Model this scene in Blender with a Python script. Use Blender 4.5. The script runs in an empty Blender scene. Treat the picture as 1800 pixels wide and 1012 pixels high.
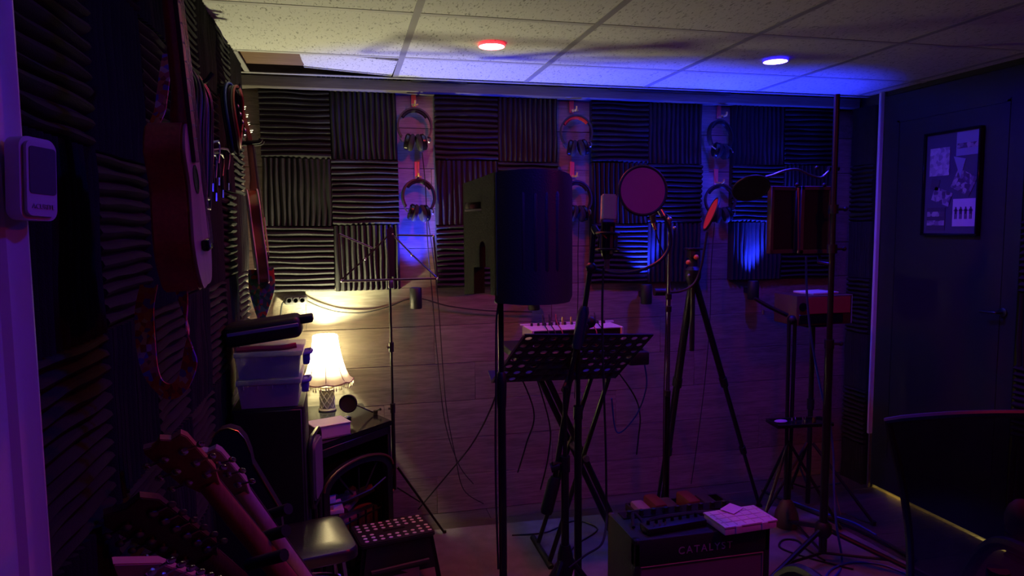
import bpy, bmesh, math, random
from mathutils import Vector, Matrix, noise
random.seed(7)
C = bpy.context.scene.collection
PI = math.pi
V = Vector
# ------------------------------------------------------------------ camera
CAM = V((0.04926234, -3.36965901, 1.43143947))
FW = V((0.23066601, 0.96909507, -0.08745249)); RT = V((0.97262427, -0.23224071, -0.00814112)); UP = V((0.02819955, 0.08318053, 0.99613542))
F = 1232.03
cd = bpy.data.cameras.new('camera'); cam = bpy.data.objects.new('camera', cd); C.objects.link(cam)
cd.sensor_width = 36.0; cd.lens = 36.0 * F / 1800; cd.clip_start = 0.02
cam.matrix_world = Matrix.Translation(CAM) @ Matrix((RT, UP, -FW)).transposed().to_4x4()
sc = bpy.context.scene; sc.camera = cam
# ------------------------------------------------------------------ world, exposure
w = bpy.data.worlds.new('world'); sc.world = w; w.use_nodes = True
w.node_tree.nodes['Background'].inputs[0].default_value = (.3, .2, 1, 1)
w.node_tree.nodes['Background'].inputs[1].default_value = 0.0
vs = sc.view_settings; vs.view_transform = 'Standard'; vs.look = 'None'; vs.gamma = 1; vs.use_curve_mapping = False
vs.exposure = 0.0
sc.cycles.use_denoising = True
sc.cycles.max_bounces = 6; sc.cycles.transparent_max_bounces = 12
sc.cycles.sample_clamp_indirect = 4.0
# strengths of the lamps the room has
LAMP_W = 42.0            # table lamp bulb
RED_L, BLUE_L = 300.0, 520.0    # ceiling pucks, front row (radiance of the diffuser)
REAR_RED, REAR_BLUE = 250.0, 210.0
CAN_W = [46.0, 46.0, 100.0, 100.0]
HALL_W = 30.0

# ------------------------------------------------------------------ pixel rays -> points in the room
def ray(px, py): return FW + RT * ((px - 900) / F) - UP * ((py - 506) / F)
def aY(px, py, y): d = ray(px, py); return CAM + d * ((y - CAM.y) / d.y)
def aZ(px, py, z): d = ray(px, py); return CAM + d * ((z - CAM.z) / d.z)
def aX(px, py, x): d = ray(px, py); return CAM + d * ((x - CAM.x) / d.x)
def aD(px, py, dist): return CAM + ray(px, py) * dist

# ------------------------------------------------------------------ materials
MATS = {}
def mat(name, col, rough=.6, metal=0., spec=.5, emit=None, est=0., vary=0., bump=0., bscale=200., trans=0., alpha=1., coat=0.):
    if name in MATS: return MATS[name]
    m = bpy.data.materials.new(name); m.use_nodes = True; nt = m.node_tree; b = nt.nodes['Principled BSDF']
    b.inputs['Base Color'].default_value = (*col, 1); b.inputs['Roughness'].default_value = rough
    b.inputs['Metallic'].default_value = metal; b.inputs['Specular IOR Level'].default_value = spec
    b.inputs['Transmission Weight'].default_value = trans; b.inputs['Alpha'].default_value = alpha
    b.inputs['Coat Weight'].default_value = coat
    if emit: b.inputs['Emission Color'].default_value = (*emit, 1); b.inputs['Emission Strength'].default_value = est
    tc = nt.nodes.new('ShaderNodeTexCoord')
    n = nt.nodes.new('ShaderNodeTexNoise'); n.inputs['Scale'].default_value = 14; n.inputs['Detail'].default_value = 5
    nt.links.new(tc.outputs['Object'], n.inputs['Vector'])
    v = vary or .12
    r = nt.nodes.new('ShaderNodeMapRange'); r.inputs['To Min'].default_value = 1 - v; r.inputs['To Max'].default_value = 1 + v
    nt.links.new(n.outputs['Fac'], r.inputs['Value'])
    mx = nt.nodes.new('ShaderNodeVectorMath'); mx.operation = 'SCALE'; mx.inputs[0].default_value = col
    nt.links.new(r.outputs[0], mx.inputs['Scale']); nt.links.new(mx.outputs[0], b.inputs['Base Color'])
    if bump:
        n2 = nt.nodes.new('ShaderNodeTexNoise'); n2.inputs['Scale'].default_value = bscale; n2.inputs['Detail'].default_value = 3
        nt.links.new(tc.outputs['Object'], n2.inputs['Vector'])
        bp = nt.nodes.new('ShaderNodeBump'); bp.inputs['Strength'].default_value = bump; bp.inputs['Distance'].default_value = .003
        nt.links.new(n2.outputs['Fac'], bp.inputs['Height']); nt.links.new(bp.outputs[0], b.inputs['Normal'])
    MATS[name] = m; return m

def wood(name, c1, c2, axis='X', scale=1., rough=.5, knots=True, metal=0, spec=.35):
    if name in MATS: return MATS[name]
    m = bpy.data.materials.new(name); m.use_nodes = True; nt = m.node_tree; b = nt.nodes['Principled BSDF']
    tc = nt.nodes.new('ShaderNodeTexCoord'); oi = nt.nodes.new('ShaderNodeObjectInfo')
    ad = nt.nodes.new('ShaderNodeVectorMath'); ad.operation = 'ADD'
    ml = nt.nodes.new('ShaderNodeMath'); ml.operation = 'MULTIPLY'; ml.inputs[1].default_value = 37
    nt.links.new(oi.outputs['Random'], ml.inputs[0])
    nt.links.new(tc.outputs['Object'], ad.inputs[0]); nt.links.new(ml.outputs[0], ad.inputs[1])
    mp = nt.nodes.new('ShaderNodeMapping'); s = [22 * scale] * 3; s['XYZ'.index(axis)] = 1.6 * scale
    mp.inputs['Scale'].default_value = s; nt.links.new(ad.outputs[0], mp.inputs['Vector'])
    n = nt.nodes.new('ShaderNodeTexNoise'); n.inputs['Scale'].default_value = 1.6; n.inputs['Detail'].default_value = 8
    n.inputs['Distortion'].default_value = 1.8 if knots else .4
    nt.links.new(mp.outputs[0], n.inputs['Vector'])
    wv = nt.nodes.new('ShaderNodeTexNoise'); wv.inputs['Scale'].default_value = 9; wv.inputs['Detail'].default_value = 6
    nt.links.new(mp.outputs[0], wv.inputs['Vector'])
    av = nt.nodes.new('ShaderNodeMath'); av.operation = 'ADD'
    nt.links.new(n.outputs['Fac'], av.inputs[0]); nt.links.new(wv.outputs['Fac'], av.inputs[1])
    cr = nt.nodes.new('ShaderNodeValToRGB')
    cr.color_ramp.elements[0].position = .36; cr.color_ramp.elements[1].position = .64
    cr.color_ramp.elements[0].color = (*c1, 1); cr.color_ramp.elements[1].color = (*c2, 1)
    h = nt.nodes.new('ShaderNodeMath'); h.operation = 'MULTIPLY'; h.inputs[1].default_value = .5
    nt.links.new(av.outputs[0], h.inputs[0]); nt.links.new(h.outputs[0], cr.inputs[0])
    hsv = nt.nodes.new('ShaderNodeHueSaturation'); rr = nt.nodes.new('ShaderNodeMapRange')
    rr.inputs['To Min'].default_value = .82; rr.inputs['To Max'].default_value = 1.15
    nt.links.new(oi.outputs['Random'], rr.inputs['Value']); nt.links.new(rr.outputs[0], hsv.inputs['Value'])
    nt.links.new(cr.outputs[0], hsv.inputs['Color']); nt.links.new(hsv.outputs[0], b.inputs['Base Color'])
    bp = nt.nodes.new('ShaderNodeBump'); bp.inputs['Strength'].default_value = .25; bp.inputs['Distance'].default_value = .002
    nt.links.new(h.outputs[0], bp.inputs['Height']); nt.links.new(bp.outputs[0], b.inputs['Normal'])
    b.inputs['Roughness'].default_value = rough; b.inputs['Specular IOR Level'].default_value = spec
    MATS[name] = m; return m

def tile_mat():
    m = bpy.data.materials.new('fissured_tile'); m.use_nodes = True; nt = m.node_tree; b = nt.nodes['Principled BSDF']
    tc = nt.nodes.new('ShaderNodeTexCoord'); oi = nt.nodes.new('ShaderNodeObjectInfo')
    ad = nt.nodes.new('ShaderNodeVectorMath'); ad.operation = 'ADD'
    nt.links.new(tc.outputs['Object'], ad.inputs[0]); nt.links.new(oi.outputs['Location'], ad.inputs[1])
    mp = nt.nodes.new('ShaderNodeMapping'); mp.inputs['Scale'].default_value = (150, 42, 60); nt.links.new(ad.outputs[0], mp.inputs['Vector'])
    n = nt.nodes.new('ShaderNodeTexNoise'); n.inputs['Scale'].default_value = 1; n.inputs['Detail'].default_value = 3; n.inputs['Distortion'].default_value = .6
    nt.links.new(mp.outputs[0], n.inputs['Vector'])
    cr = nt.nodes.new('ShaderNodeValToRGB'); e = cr.color_ramp.elements
    e[0].position = .32; e[0].color = (.36, .36, .33, 1); e[1].position = .42; e[1].color = (.74, .74, .70, 1)
    nt.links.new(n.outputs['Fac'], cr.inputs[0]); nt.links.new(cr.outputs[0], b.inputs['Base Color'])
    n2 = nt.nodes.new('ShaderNodeTexNoise'); n2.inputs['Scale'].default_value = 220; nt.links.new(ad.outputs[0], n2.inputs['Vector'])
    ma = nt.nodes.new('ShaderNodeMath'); ma.operation = 'MULTIPLY_ADD'; ma.inputs[1].default_value = .3
    nt.links.new(n2.outputs['Fac'], ma.inputs[0]); nt.links.new(cr.outputs[0], ma.inputs[2])
    bp = nt.nodes.new('ShaderNodeBump'); bp.inputs['Strength'].default_value = .5; bp.inputs['Distance'].default_value = .003
    nt.links.new(ma.outputs[0], bp.inputs['Height']); nt.links.new(bp.outputs[0], b.inputs['Normal'])
    b.inputs['Roughness'].default_value = .95; b.inputs['Specular IOR Level'].default_value = .1
    return m

def pattern_mat(name, cols, scale, rough=.8):
    m = bpy.data.materials.new(name); m.use_nodes = True; nt = m.node_tree; b = nt.nodes['Principled BSDF']
    tc = nt.nodes.new('ShaderNodeTexCoord'); vo = nt.nodes.new('ShaderNodeTexVoronoi'); vo.inputs['Scale'].default_value = scale
    nt.links.new(tc.outputs['Object'], vo.inputs['Vector'])
    sp = nt.nodes.new('ShaderNodeSeparateColor'); nt.links.new(vo.outputs['Color'], sp.inputs[0])
    cr = nt.nodes.new('ShaderNodeValToRGB'); cr.color_ramp.interpolation = 'CONSTANT'
    while len(cr.color_ramp.elements) < len(cols): cr.color_ramp.elements.new(.5)
    for i, c in enumerate(cols): cr.color_ramp.elements[i].position = i / len(cols); cr.color_ramp.elements[i].color = (*c, 1)
    nt.links.new(sp.outputs[0], cr.inputs[0]); nt.links.new(cr.outputs[0], b.inputs['Base Color']); b.inputs['Roughness'].default_value = rough
    return m

def shade_mat():
    m = bpy.data.materials.new('shade_fabric'); m.use_nodes = True; nt = m.node_tree
    nt.nodes.remove(nt.nodes['Principled BSDF']); out = nt.nodes['Material Output']
    d = nt.nodes.new('ShaderNodeBsdfDiffuse'); t = nt.nodes.new('ShaderNodeBsdfTranslucent'); mx = nt.nodes.new('ShaderNodeMixShader')
    tc = nt.nodes.new('ShaderNodeTexCoord'); n = nt.nodes.new('ShaderNodeTexNoise'); n.inputs['Scale'].default_value = 60
    cr = nt.nodes.new('ShaderNodeValToRGB'); cr.color_ramp.elements[0].color = (.80, .70, .62, 1); cr.color_ramp.elements[1].color = (.92, .84, .72, 1)
    nt.links.new(tc.outputs['Object'], n.inputs['Vector']); nt.links.new(n.outputs['Fac'], cr.inputs[0])
    nt.links.new(cr.outputs[0], d.inputs[0]); nt.links.new(cr.outputs[0], t.inputs[0]); mx.inputs[0].default_value = .55
    nt.links.new(d.outputs[0], mx.inputs[1]); nt.links.new(t.outputs[0], mx.inputs[2]); nt.links.new(mx.outputs[0], out.inputs[0])
    return m

def mix_transparent(name, col, fac, rough=.4, spec=.5):
    m = bpy.data.materials.new(name); m.use_nodes = True; nt = m.node_tree; b = nt.nodes['Principled BSDF']; out = nt.nodes['Material Output']
    b.inputs['Base Color'].default_value = (*col, 1); b.inputs['Roughness'].default_value = rough; b.inputs['Specular IOR Level'].default_value = spec
    t = nt.nodes.new('ShaderNodeBsdfTransparent'); mx = nt.nodes.new('ShaderNodeMixShader'); mx.inputs[0].default_value = fac
    tc = nt.nodes.new('ShaderNodeTexCoord'); n = nt.nodes.new('ShaderNodeTexNoise'); n.inputs['Scale'].default_value = 30
    r = nt.nodes.new('ShaderNodeMapRange'); r.inputs['To Min'].default_value = max(0, fac - .08); r.inputs['To Max'].default_value = min(1, fac + .08)
    nt.links.new(tc.outputs['Object'], n.inputs[0]); nt.links.new(n.outputs['Fac'], r.inputs['Value']); nt.links.new(r.outputs[0], mx.inputs[0])
    nt.links.new(b.outputs[0], mx.inputs[1]); nt.links.new(t.outputs[0], mx.inputs[2]); nt.links.new(mx.outputs[0], out.inputs[0])
    return m

FOAM = mat('foam', (.030, .030, .031), .97, spec=.08, vary=.25, bump=.4, bscale=500)
PLANK = wood('laminate_plank', (.165, .142, .110), (.30, .268, .215), 'X', 1.0, .5)
FLOORW = wood('floor_laminate', (.05, .04, .035), (.10, .08, .07), 'X', 1.0, .35)
BEAM = wood('beam_wood', (.10, .088, .080), (.16, .14, .125), 'X', .8, .6)
BROWN = wood('joist_wood', (.14, .085, .05), (.21, .13, .08), 'X', 1., .8)
TILE = tile_mat()
TBAR = mat('grid_metal', (.36, .35, .35), .5); TBAR2 = mat('grid_metal_cross', (.58, .57, .55), .5)
BLACK = mat('black_metal', (.012, .012, .013), .38)
BLACKP = mat('black_plastic', (.012, .012, .014), .5, bump=.15, bscale=300)
BLACKR = mat('black_rubber', (.010, .010, .011), .8)
SHINY = mat('glossy_black', (.008, .008, .009), .15)
CHROME = mat('chrome', (.75, .74, .72), .18, 1.)
STEEL = mat('brushed_steel', (.45, .44, .43), .32, 1.)
GOLD = mat('gold_trim', (.65, .48, .18), .3, 1.)
WHITE = mat('white_paint', (.72, .71, .70), .45)
WHITEP = mat('white_plastic', (.68, .67, .68), .38)
TEXB = mat('textured_black', (.035, .035, .033), .75, bump=1., bscale=160, vary=.4)
PAPER = mat('paper', (.75, .73, .70), .8)
REDC = mat('red_cloth', (.55, .03, .02), .9)
PINKC = mat('pink_cloth', (.45, .04, .09), .9)

# ------------------------------------------------------------------ mesh building
class MB:
    def __init__(s): s.v = []; s.f = []; s.sm = []
    def add(s, vs, fs, smooth=True):
        o = len(s.v); s.v += [V(p) for p in vs]; s.f += [tuple(i + o for i in f) for f in fs]; s.sm += [smooth] * len(fs); return s
    def addbm(s, bm, M=None, smooth=True):
        bm.verts.ensure_lookup_table(); bm.verts.index_update()
        s.add([(M @ v.co) if M else v.co.copy() for v in bm.verts], [[v.index for v in f.verts] for f in bm.faces], smooth); bm.free(); return s
    def box(s, c, size, M=None, b=0., seg=2, rz=0.):
        bm = bmesh.new(); bmesh.ops.create_cube(bm, size=1); bmesh.ops.scale(bm, vec=V(size), verts=bm.verts)
        if b: bmesh.ops.bevel(bm, geom=bm.edges[:], offset=b, segments=seg, affect='EDGES', profile=.5)
        R = M.to_4x4() if M else Matrix.Rotation(rz, 4, 'Z')
        return s.addbm(bm, Matrix.Translation(V(c)) @ R, bool(b))
    def xf(s, M): s.v = [M @ p for p in s.v]; return s
    def bb(s, lo, hi, b=0., seg=2):
        lo = V(lo); hi = V(hi); return s.box((lo + hi) / 2, hi - lo, None, b, seg)
    def tube(s, pts, r, n=8, closed=False, cap=True):
        pts = [V(p) for p in pts]; k = len(pts); rr = r if isinstance(r, (list, tuple)) else [r] * k
        T = []
        for i in range(k):
            a = pts[(i - 1) % k] if (closed or i > 0) else pts[i]; c = pts[(i + 1) % k] if (closed or i < k - 1) else pts[i]
            d = (c - a); T.append(d.normalized() if d.length > 1e-9 else V((0, 0, 1)))
        u = T[0].orthogonal().normalized(); vs = []
        for i in range(k):
            u = (u - T[i] * u.dot(T[i])); u = u.normalized() if u.length > 1e-6 else T[i].orthogonal().normalized()
            w_ = T[i].cross(u)
            for j in range(n): a = 2 * PI * j / n; vs.append(pts[i] + (u * math.cos(a) + w_ * math.sin(a)) * rr[i])
        fs = []
        for i in range(k if closed else k - 1):
            i2 = (i + 1) % k
            for j in range(n): fs.append((i * n + j, i * n + (j + 1) % n, i2 * n + (j + 1) % n, i2 * n + j))
        if cap and not closed: fs.append(tuple(range(n))[::-1]); fs.append(tuple((k - 1) * n + j for j in range(n)))
        return s.add(vs, fs)
    def cyl(s, a, b, r, r2=None, n=16): return s.tube([a, b], [r, r if r2 is None else r2], n)
    def lathe(s, prof, M=None, n=24, capb=True, capt=True, sx=1., sy=1.):
        vs = []; M = M or Matrix.Identity(4)
        for (r, z) in prof:
            for j in range(n): a = 2 * PI * j / n; vs.append(M @ V((r * math.cos(a) * sx, r * math.sin(a) * sy, z)))
        fs = []
        for i in range(len(prof) - 1):
            for j in range(n): fs.append((i * n + j, i * n + (j + 1) % n, (i + 1) * n + (j + 1) % n, (i + 1) * n + j))
        if capb: fs.append(tuple(range(n))[::-1])
        if capt: fs.append(tuple((len(prof) - 1) * n + j for j in range(n)))
        return s.add(vs, fs)
    def ball(s, c, r, n=12, M=None):
        r = V(r) if hasattr(r, '__len__') else V((r, r, r)); bm = bmesh.new(); bmesh.ops.create_uvsphere(bm, u_segments=n, v_segments=max(6, n // 2), radius=1)
        return s.addbm(bm, Matrix.Translation(V(c)) @ (M.to_4x4() if M else Matrix.Identity(4)) @ Matrix.Diagonal((*r, 1)))
    def prism(s, poly, M, z0, z1, smooth=False, b=0.):
        n = len(poly); bm = bmesh.new()
        lo = [bm.verts.new((x, y, z0)) for x, y in poly]; hi = [bm.verts.new((x, y, z1)) for x, y in poly]
        bm.faces.new(lo[::-1]); bm.faces.new(hi)
        for i in range(n): bm.faces.new((lo[i], lo[(i + 1) % n], hi[(i + 1) % n], hi[i]))
        bmesh.ops.recalc_face_normals(bm, faces=bm.faces)
        if b: bmesh.ops.bevel(bm, geom=[e for e in bm.edges if abs(e.verts[0].co.z - e.verts[1].co.z) < 1e-7], offset=b, segments=2, affect='EDGES')
        return s.addbm(bm, M, smooth or bool(b))
    def sheet(s, rows):
        n = len(rows[0]); s.add([p for r_ in rows for p in r_], [(i * n + j, i * n + j + 1, (i + 1) * n + j + 1, (i + 1) * n + j) for i in range(len(rows) - 1) for j in range(n - 1)]); return s
    def mesh(s, name, m, origin=V((0, 0, 0))):
        me = bpy.data.meshes.new(name); me.from_pydata([p - origin for p in s.v], [], s.f); me.materials.append(m)
        me.polygons.foreach_set('use_smooth', s.sm); me.update()
        me.set_sharp_from_angle(angle=math.radians(38)); return me

def origin_of(o):
    p = V((0, 0, 0))
    while o: p += o.location; o = o.parent
    return p
def obj(name, mb, m, parent=None, loc=None, label=None):
    """links mb as one mesh object; mb is in world metres"""
    if loc is None:
        loc = origin_of(parent) if parent else V([(min(p[i] for p in mb.v) + max(p[i] for p in mb.v)) / 2 for i in range(3)])
        if not parent: loc.z = min(p.z for p in mb.v)
    loc = V(loc); me = mb.mesh(name, m, loc); o = bpy.data.objects.new(name, me); C.objects.link(o)
    if parent: o.parent = parent; o.location = loc - origin_of(parent)
    else: o.location = loc
    if label: o['label'] = label
    return o
def tag(o, label, cat, group=None, kind=None):
    o['label'] = label; o['category'] = cat
    if group: o['group'] = group
    if kind: o['kind'] = kind
    return o
def thing(name, label, cat, loc=(0, 0, 0), group=None):
    o = bpy.data.objects.new(name, None); C.objects.link(o); o.location = V(loc); o.empty_display_size = .05
    return tag(o, label, cat, group)
def struct(name, mb, m, label=None, cat=None):
    o = obj(name, mb, m, loc=(0, 0, 0)); o['kind'] = 'structure'
    if label: o['label'] = label; o['category'] = cat
    return o
def dup(root, loc, rz=None, label=None, M=None):
    r = root.copy(); C.objects.link(r); r.location = loc
    if rz is not None: r.rotation_euler = (0, 0, rz)
    if label: r['label'] = label
    for ch in list(root.children):
        c = ch.copy(); C.objects.link(c); c.parent = r
        for g in list(ch.children): d = g.copy(); C.objects.link(d); d.parent = c
    return r
def frame(origin, x, z):
    z = V(z).normalized(); x = V(x); x = (x - z * x.dot(z)).normalized(); y = z.cross(x)
    return Matrix.Translation(V(origin)) @ Matrix((x, y, z)).transposed().to_4x4()
def spline(pts, n=8):
    pts = [V(p) for p in pts]; P = [pts[0]] + pts + [pts[-1]]; out = []
    for i in range(1, len(P) - 2):
        for j in range(n):
            t = j / n; a, b, c, d = P[i - 1], P[i], P[i + 1], P[i + 2]
            out.append(.5 * ((2 * b) + (c - a) * t + (2 * a - 5 * b + 4 * c - d) * t * t + (3 * b - a - 3 * c + d) * t ** 3))
    return out + [pts[-1]]
def text(body, name, M, size, m, parent, depth=.0015, spacing=1., align='CENTER'):
    cu = bpy.data.curves.new(name, 'FONT'); cu.body = body; cu.size = size; cu.extrude = depth; cu.align_x = align; cu.align_y = 'CENTER'; cu.space_character = spacing
    t = bpy.data.objects.new('tmp', cu); C.objects.link(t); bpy.context.view_layer.update()
    dg = bpy.context.evaluated_depsgraph_get(); me = bpy.data.meshes.new_from_object(t.evaluated_get(dg)); bpy.data.objects.remove(t)
    me.transform(Matrix.Translation(-origin_of(parent)) @ M); me.materials.clear(); me.materials.append(m)
    o = bpy.data.objects.new(name, me); C.objects.link(o); o.parent = parent; return o

# ------------------------------------------------------------------ the room
XL, XR, YB, YF, ZC = -.385, 2.815, .03, -4.6, 2.1115
W, BW, T = .305, .1755, 2.052
LX, RX = -.34, 2.78          # foam tips on the side walls
struct('floor', MB().bb((XL - .1, YF - .1, -.06), (XR + 1.2, YB + .1, -.008)), mat('subfloor', (.03, .025, .022), .7))
fl = bpy.data.objects['floor']
fb = MB().bb((-.6, -.062, -.004), (.6, .062, .004), .0008, 1)
pm = fb.mesh('floor_plank', FLOORW)
def planks(parent, me, name, x0, x1, step, length, place, gap=.002):
    k = 0
for i in range(37):
    y = YB - .062 - i * .125
    off = (i * .47) % 1.2
    x = XL - .1 - off
    while x < XR + .1:
        a, b = max(x, XL), min(x + 1.198, XR + .02)
        if b - a > .05 and y > YF:
            o = bpy.data.objects.new('floor_plank', pm); C.objects.link(o); o.parent = fl; o.location = ((a + b) / 2, y, -.004); o.scale = ((b - a) / 1.2, 1, 1)
        x += 1.2
# walls (cores) and plank cladding
wb = struct('wall_back', MB().bb((XL - .1, YB + .012, -.05), (XR + .1, YB + .1, 2.3)), mat('wall_core', (.05, .05, .05), .9))
wl = struct('wall_left', MB().bb((XL - .1, -2.40, -.05), (XL - .012, YB + .1, 2.3)).bb((XL - .1, YF, -.05), (XL - .012, -3.3, 2.3)), MATS['wall_core'])
wr = struct('wall_right', MB().bb((XR, -.205, -.05), (XR + .1, YB + .1, 2.3)).bb((XR, YF, -.05), (XR + .1, -1.02, 2.3)).bb((XR, -1.03, 2.09), (XR + .1, -.2, 2.3)), MATS['wall_core'])
wf = struct('wall_front', MB().bb((XL - .1, YF - .1, -.05), (XR + .1, YF, 2.3)), mat('wall_front_paint', (.12, .11, .12), .9))
pw = .19
bpl = MB().bb((-.6, -.006, -.094), (.6, .006, .094), .0012, 1).mesh('wall_plank', PLANK)
for i in range(12):
    z = .095 + i * pw; x = XL - [.35, .95, .6, .15][i % 4]
    h = min(pw, 2.2 - (z - pw / 2))
    while x < XR:
        a, b = max(x, XL), min(x + 1.199, XR)
        if b - a > .03 and z < 2.2:
            o = bpy.data.objects.new('wall_plank', bpl); C.objects.link(o); o.parent = wb; o.location = ((a + b) / 2, YB + .006 + random.uniform(-.0006, .0006), z); o.scale = ((b - a) / 1.2, 1, 1)
        x += 1.2
for i in range(12):      # the same cladding on the left wall shows in the gap by the corner
    z = .095 + i * pw
    o = bpy.data.objects.new('wall_plank', bpl); C.objects.link(o); o.parent = wl; o.location = (XL - .006, YB - .6, z); o.rotation_euler = (0, 0, PI / 2)
# acoustic foam panels: wedge ridges along local x, facing local -y
def foam_mesh(seed, rows=12, wd=W, ht=W):
    rnd = random.Random(seed); mb = MB(); nx = 8; prof = []
    p = ht / rows
    for i in range(rows):
        z0 = -ht / 2 + i * p
        prof += [(z0 + p * .05, .024), (z0 + p * .28, .037), (z0 + p * .50, .0415), (z0 + p * .74, .038), (z0 + p * .95, .025)]
    prof = [(-ht / 2, 0)] + prof + [(ht / 2, 0)]
    vs = []
    for j in range(nx + 1):
        x = -wd / 2 + wd * j / nx
        for i, (z, d) in enumerate(prof):
            e = noise.noise(V((x * 9 + seed * 7, z * 9, seed))) ; e2 = noise.noise(V((x * 7, z * 30 + seed * 5, 3.3 + seed)))
            edge = 1 if 0 < i < len(prof) - 1 else 0
            vs.append((x, -(d + edge * e * .006), z + edge * e2 * .006))
    m_ = len(prof); fs = []
    for j in range(nx):
        for i in range(m_ - 1): a = j * m_ + i; fs.append((a, a + m_, a + m_ + 1, a + 1))
    fs.append(tuple(range(m_))[::-1] ); fs.append(tuple(nx * m_ + i for i in range(m_)))
    mb.add(vs, fs, False); return mb.mesh('foam_panel', FOAM)
FM = [foam_mesh(s) for s in (1, 2, 3, 4)]
def foam(parent, c, rz, vert, sx=1., sz=1.):
    o = bpy.data.objects.new('foam_panel', random.choice(FM)); C.objects.link(o); o.parent = parent
    M = Matrix.Rotation(rz, 4, 'Z')
    if vert: M = M @ Matrix.Rotation(PI / 2, 4, 'Y'); S = Matrix.Diagonal((sz, 1, sx, 1))
    else: S = Matrix.Diagonal((sx, 1, sz, 1))
    if random.random() < .5: S = Matrix.Diagonal((-1, 1, -1, 1)) @ S
    M = M @ Matrix.Rotation(random.uniform(-.012, .012), 4, 'Y')
    o.matrix_local = Matrix.Translation(V(c)) @ M @ S
cols = [(-W, 0), (0, 1), (W + BW, 0), (2 * W + BW, 1), (3 * W + 2 * BW, 0), (4 * W + 2 * BW, 1), (5 * W + 3 * BW, 1), (6 * W + 3 * BW, 0)]
for x, k in cols:
    for r in range(3):
        foam(wb, (x + W / 2, YB - .0, T - W / 2 - r * W), 0, (k + r) % 2 == 1)
# left wall grid
ys = [-.235 - i * W for i in range(7)]
for ci, y0 in enumerate(ys):
    for r in range(7):
        top = 2.11 if r == 0 else 1.87 - (r - 1) * W; bot = 1.87 - r * W; h = top - bot
        if ci == 0 and r in (1,): pass
        foam(wl, (XL + .0, y0 - W / 2, (top + bot) / 2), PI / 2, (ci + r) % 2 == 0, 1, h / W)
# right wall: a cut strip by the corner, full panels past the door
for r in range(7):
    foam(wr, (XR, -.085, T - W / 2 - r * W + .05 * (r == 99)), -PI / 2, r % 2 == 0, .55)
for ci in range(4):
    for r in range(7): foam(wr, (XR, -1.18 - ci * W, T - W / 2 - r * W), -PI / 2, (ci + r) % 2 == 1)
# trim beam over the back wall foam
tb = struct('trim_1', MB().bb((XL, -.055, T + .002), (2.78, YB, T + .050), .003, 1), BEAM)
# crinkled foam strip lying on the beam
mb = MB(); x = -.05
while x < .52:
    mb.bb((x, -.05, T + .048), (x + .016, -.02, T + .060)); x += .021
tag(obj('foam_offcut', mb, FOAM), 'crinkled strip of dark foam on top of the beam, left of centre', 'foam strip')
tag(obj('foam_wedge', MB().bb((.37, -.07, T + .048), (.63, -.03, T + .068), .006), BLACKR), 'flat black strip lying on top of the beam above the left board strip', 'strip')
tag(obj('foam_wedge', MB().bb((1.34, -.07, T + .044), (2.0, -.03, T + .062), .006), BLACKR), 'long flat black strip lying on top of the beam, right half', 'strip')
# ceiling: dark plenum, tiles, grid bars
ce = struct('ceiling', MB().bb((XL - .1, YF - .1, 2.30), (XR + .1, YB + .1, 2.36)), BROWN)
gx = [-.315 + i * .61 for i in range(6)]; gy = [-.45 - i * .6 for i in range(8)]
tmesh = {}
def ctile(x0, x1, y0, y1, rot=None, dz=0):
    key = (round(x1 - x0, 3), round(y1 - y0, 3))
    if key not in tmesh: tmesh[key] = MB().box((0, 0, 0), (key[0], key[1], .014), b=.0015, seg=1).mesh('ceiling_tile', TILE)
    o = bpy.data.objects.new('ceiling_tile', tmesh[key]); C.objects.link(o); o.parent = ce
    o.location = ((x0 + x1) / 2, (y0 + y1) / 2, ZC + .008 + dz)
    if rot: o.rotation_euler = rot
    return o
xs = [XL - .0] + gx[1:] + [XR]; ysr = [YB] + gy
for i in range(len(xs) - 1):
    for j in range(len(ysr) - 1):
        a, b = xs[i], xs[i + 1]; d, c = ysr[j], ysr[j + 1]
        if b > XR: b = XR
        if c < YF: c = YF
        if b - a < .02 or d - c < .02: continue
        if j == 0 and i == 0:
            ctile(-.105, b - .014, c + .01, d - .06, (math.radians(3.0), math.radians(3.5), 0), .010)
            continue
        ctile(a + .002, b - .002, c + .002, d - .002)
obj('grid_bar', MB().bb((XL + .035, -.45, ZC - .004), (XL + .055, YB, ZC + .001)), TBAR, ce)
for x in gx[1:]:
    y0 = YB
    o = obj('grid_bar', MB().bb((x - .012, YF, ZC - .0015), (x + .012, YB, ZC + .001)).bb((x - .002, YF, ZC), (x + .002, YB, ZC + .03)), TBAR, ce)
for y in gy[:-1]:
    obj('grid_bar', MB().bb((XL, y - .012, ZC - .0008), (XR, y + .012, ZC + .0012)), TBAR2, ce)
obj('wall_angle', MB().bb((XL, -.09, ZC - .006), (XR, -.066, ZC - .003)), TBAR, ce)
obj('joist', MB().bb((-.36, -.44, 2.135), (-.10, -.12, 2.28), .004, 1), BROWN, ce)
obj('joist', MB().bb((XL, -.19, 2.14), (1.2, -.13, 2.29), .004, 1), BROWN, ce)
# skirting at the back wall is absent; carpet
cp = [(.02, -.16), (1.2, -.20), (2.05, -.30), (2.22, -.36), (2.27, -.50), (2.32, -1.03), (2.42, -2.0), (2.5, -4.2), (-.28, -4.2), (-.28, -1.3)]
rug = obj('rug', MB().prism(cp[::-1], Matrix.Identity(4), .0005, .010, b=.003), mat('rug_pile', (.20, .19, .20), 1., spec=.05, vary=.35, bump=1., bscale=420))
tag(rug, 'large grey low-pile rug covering the floor in front of the plank wall', 'rug')

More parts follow.
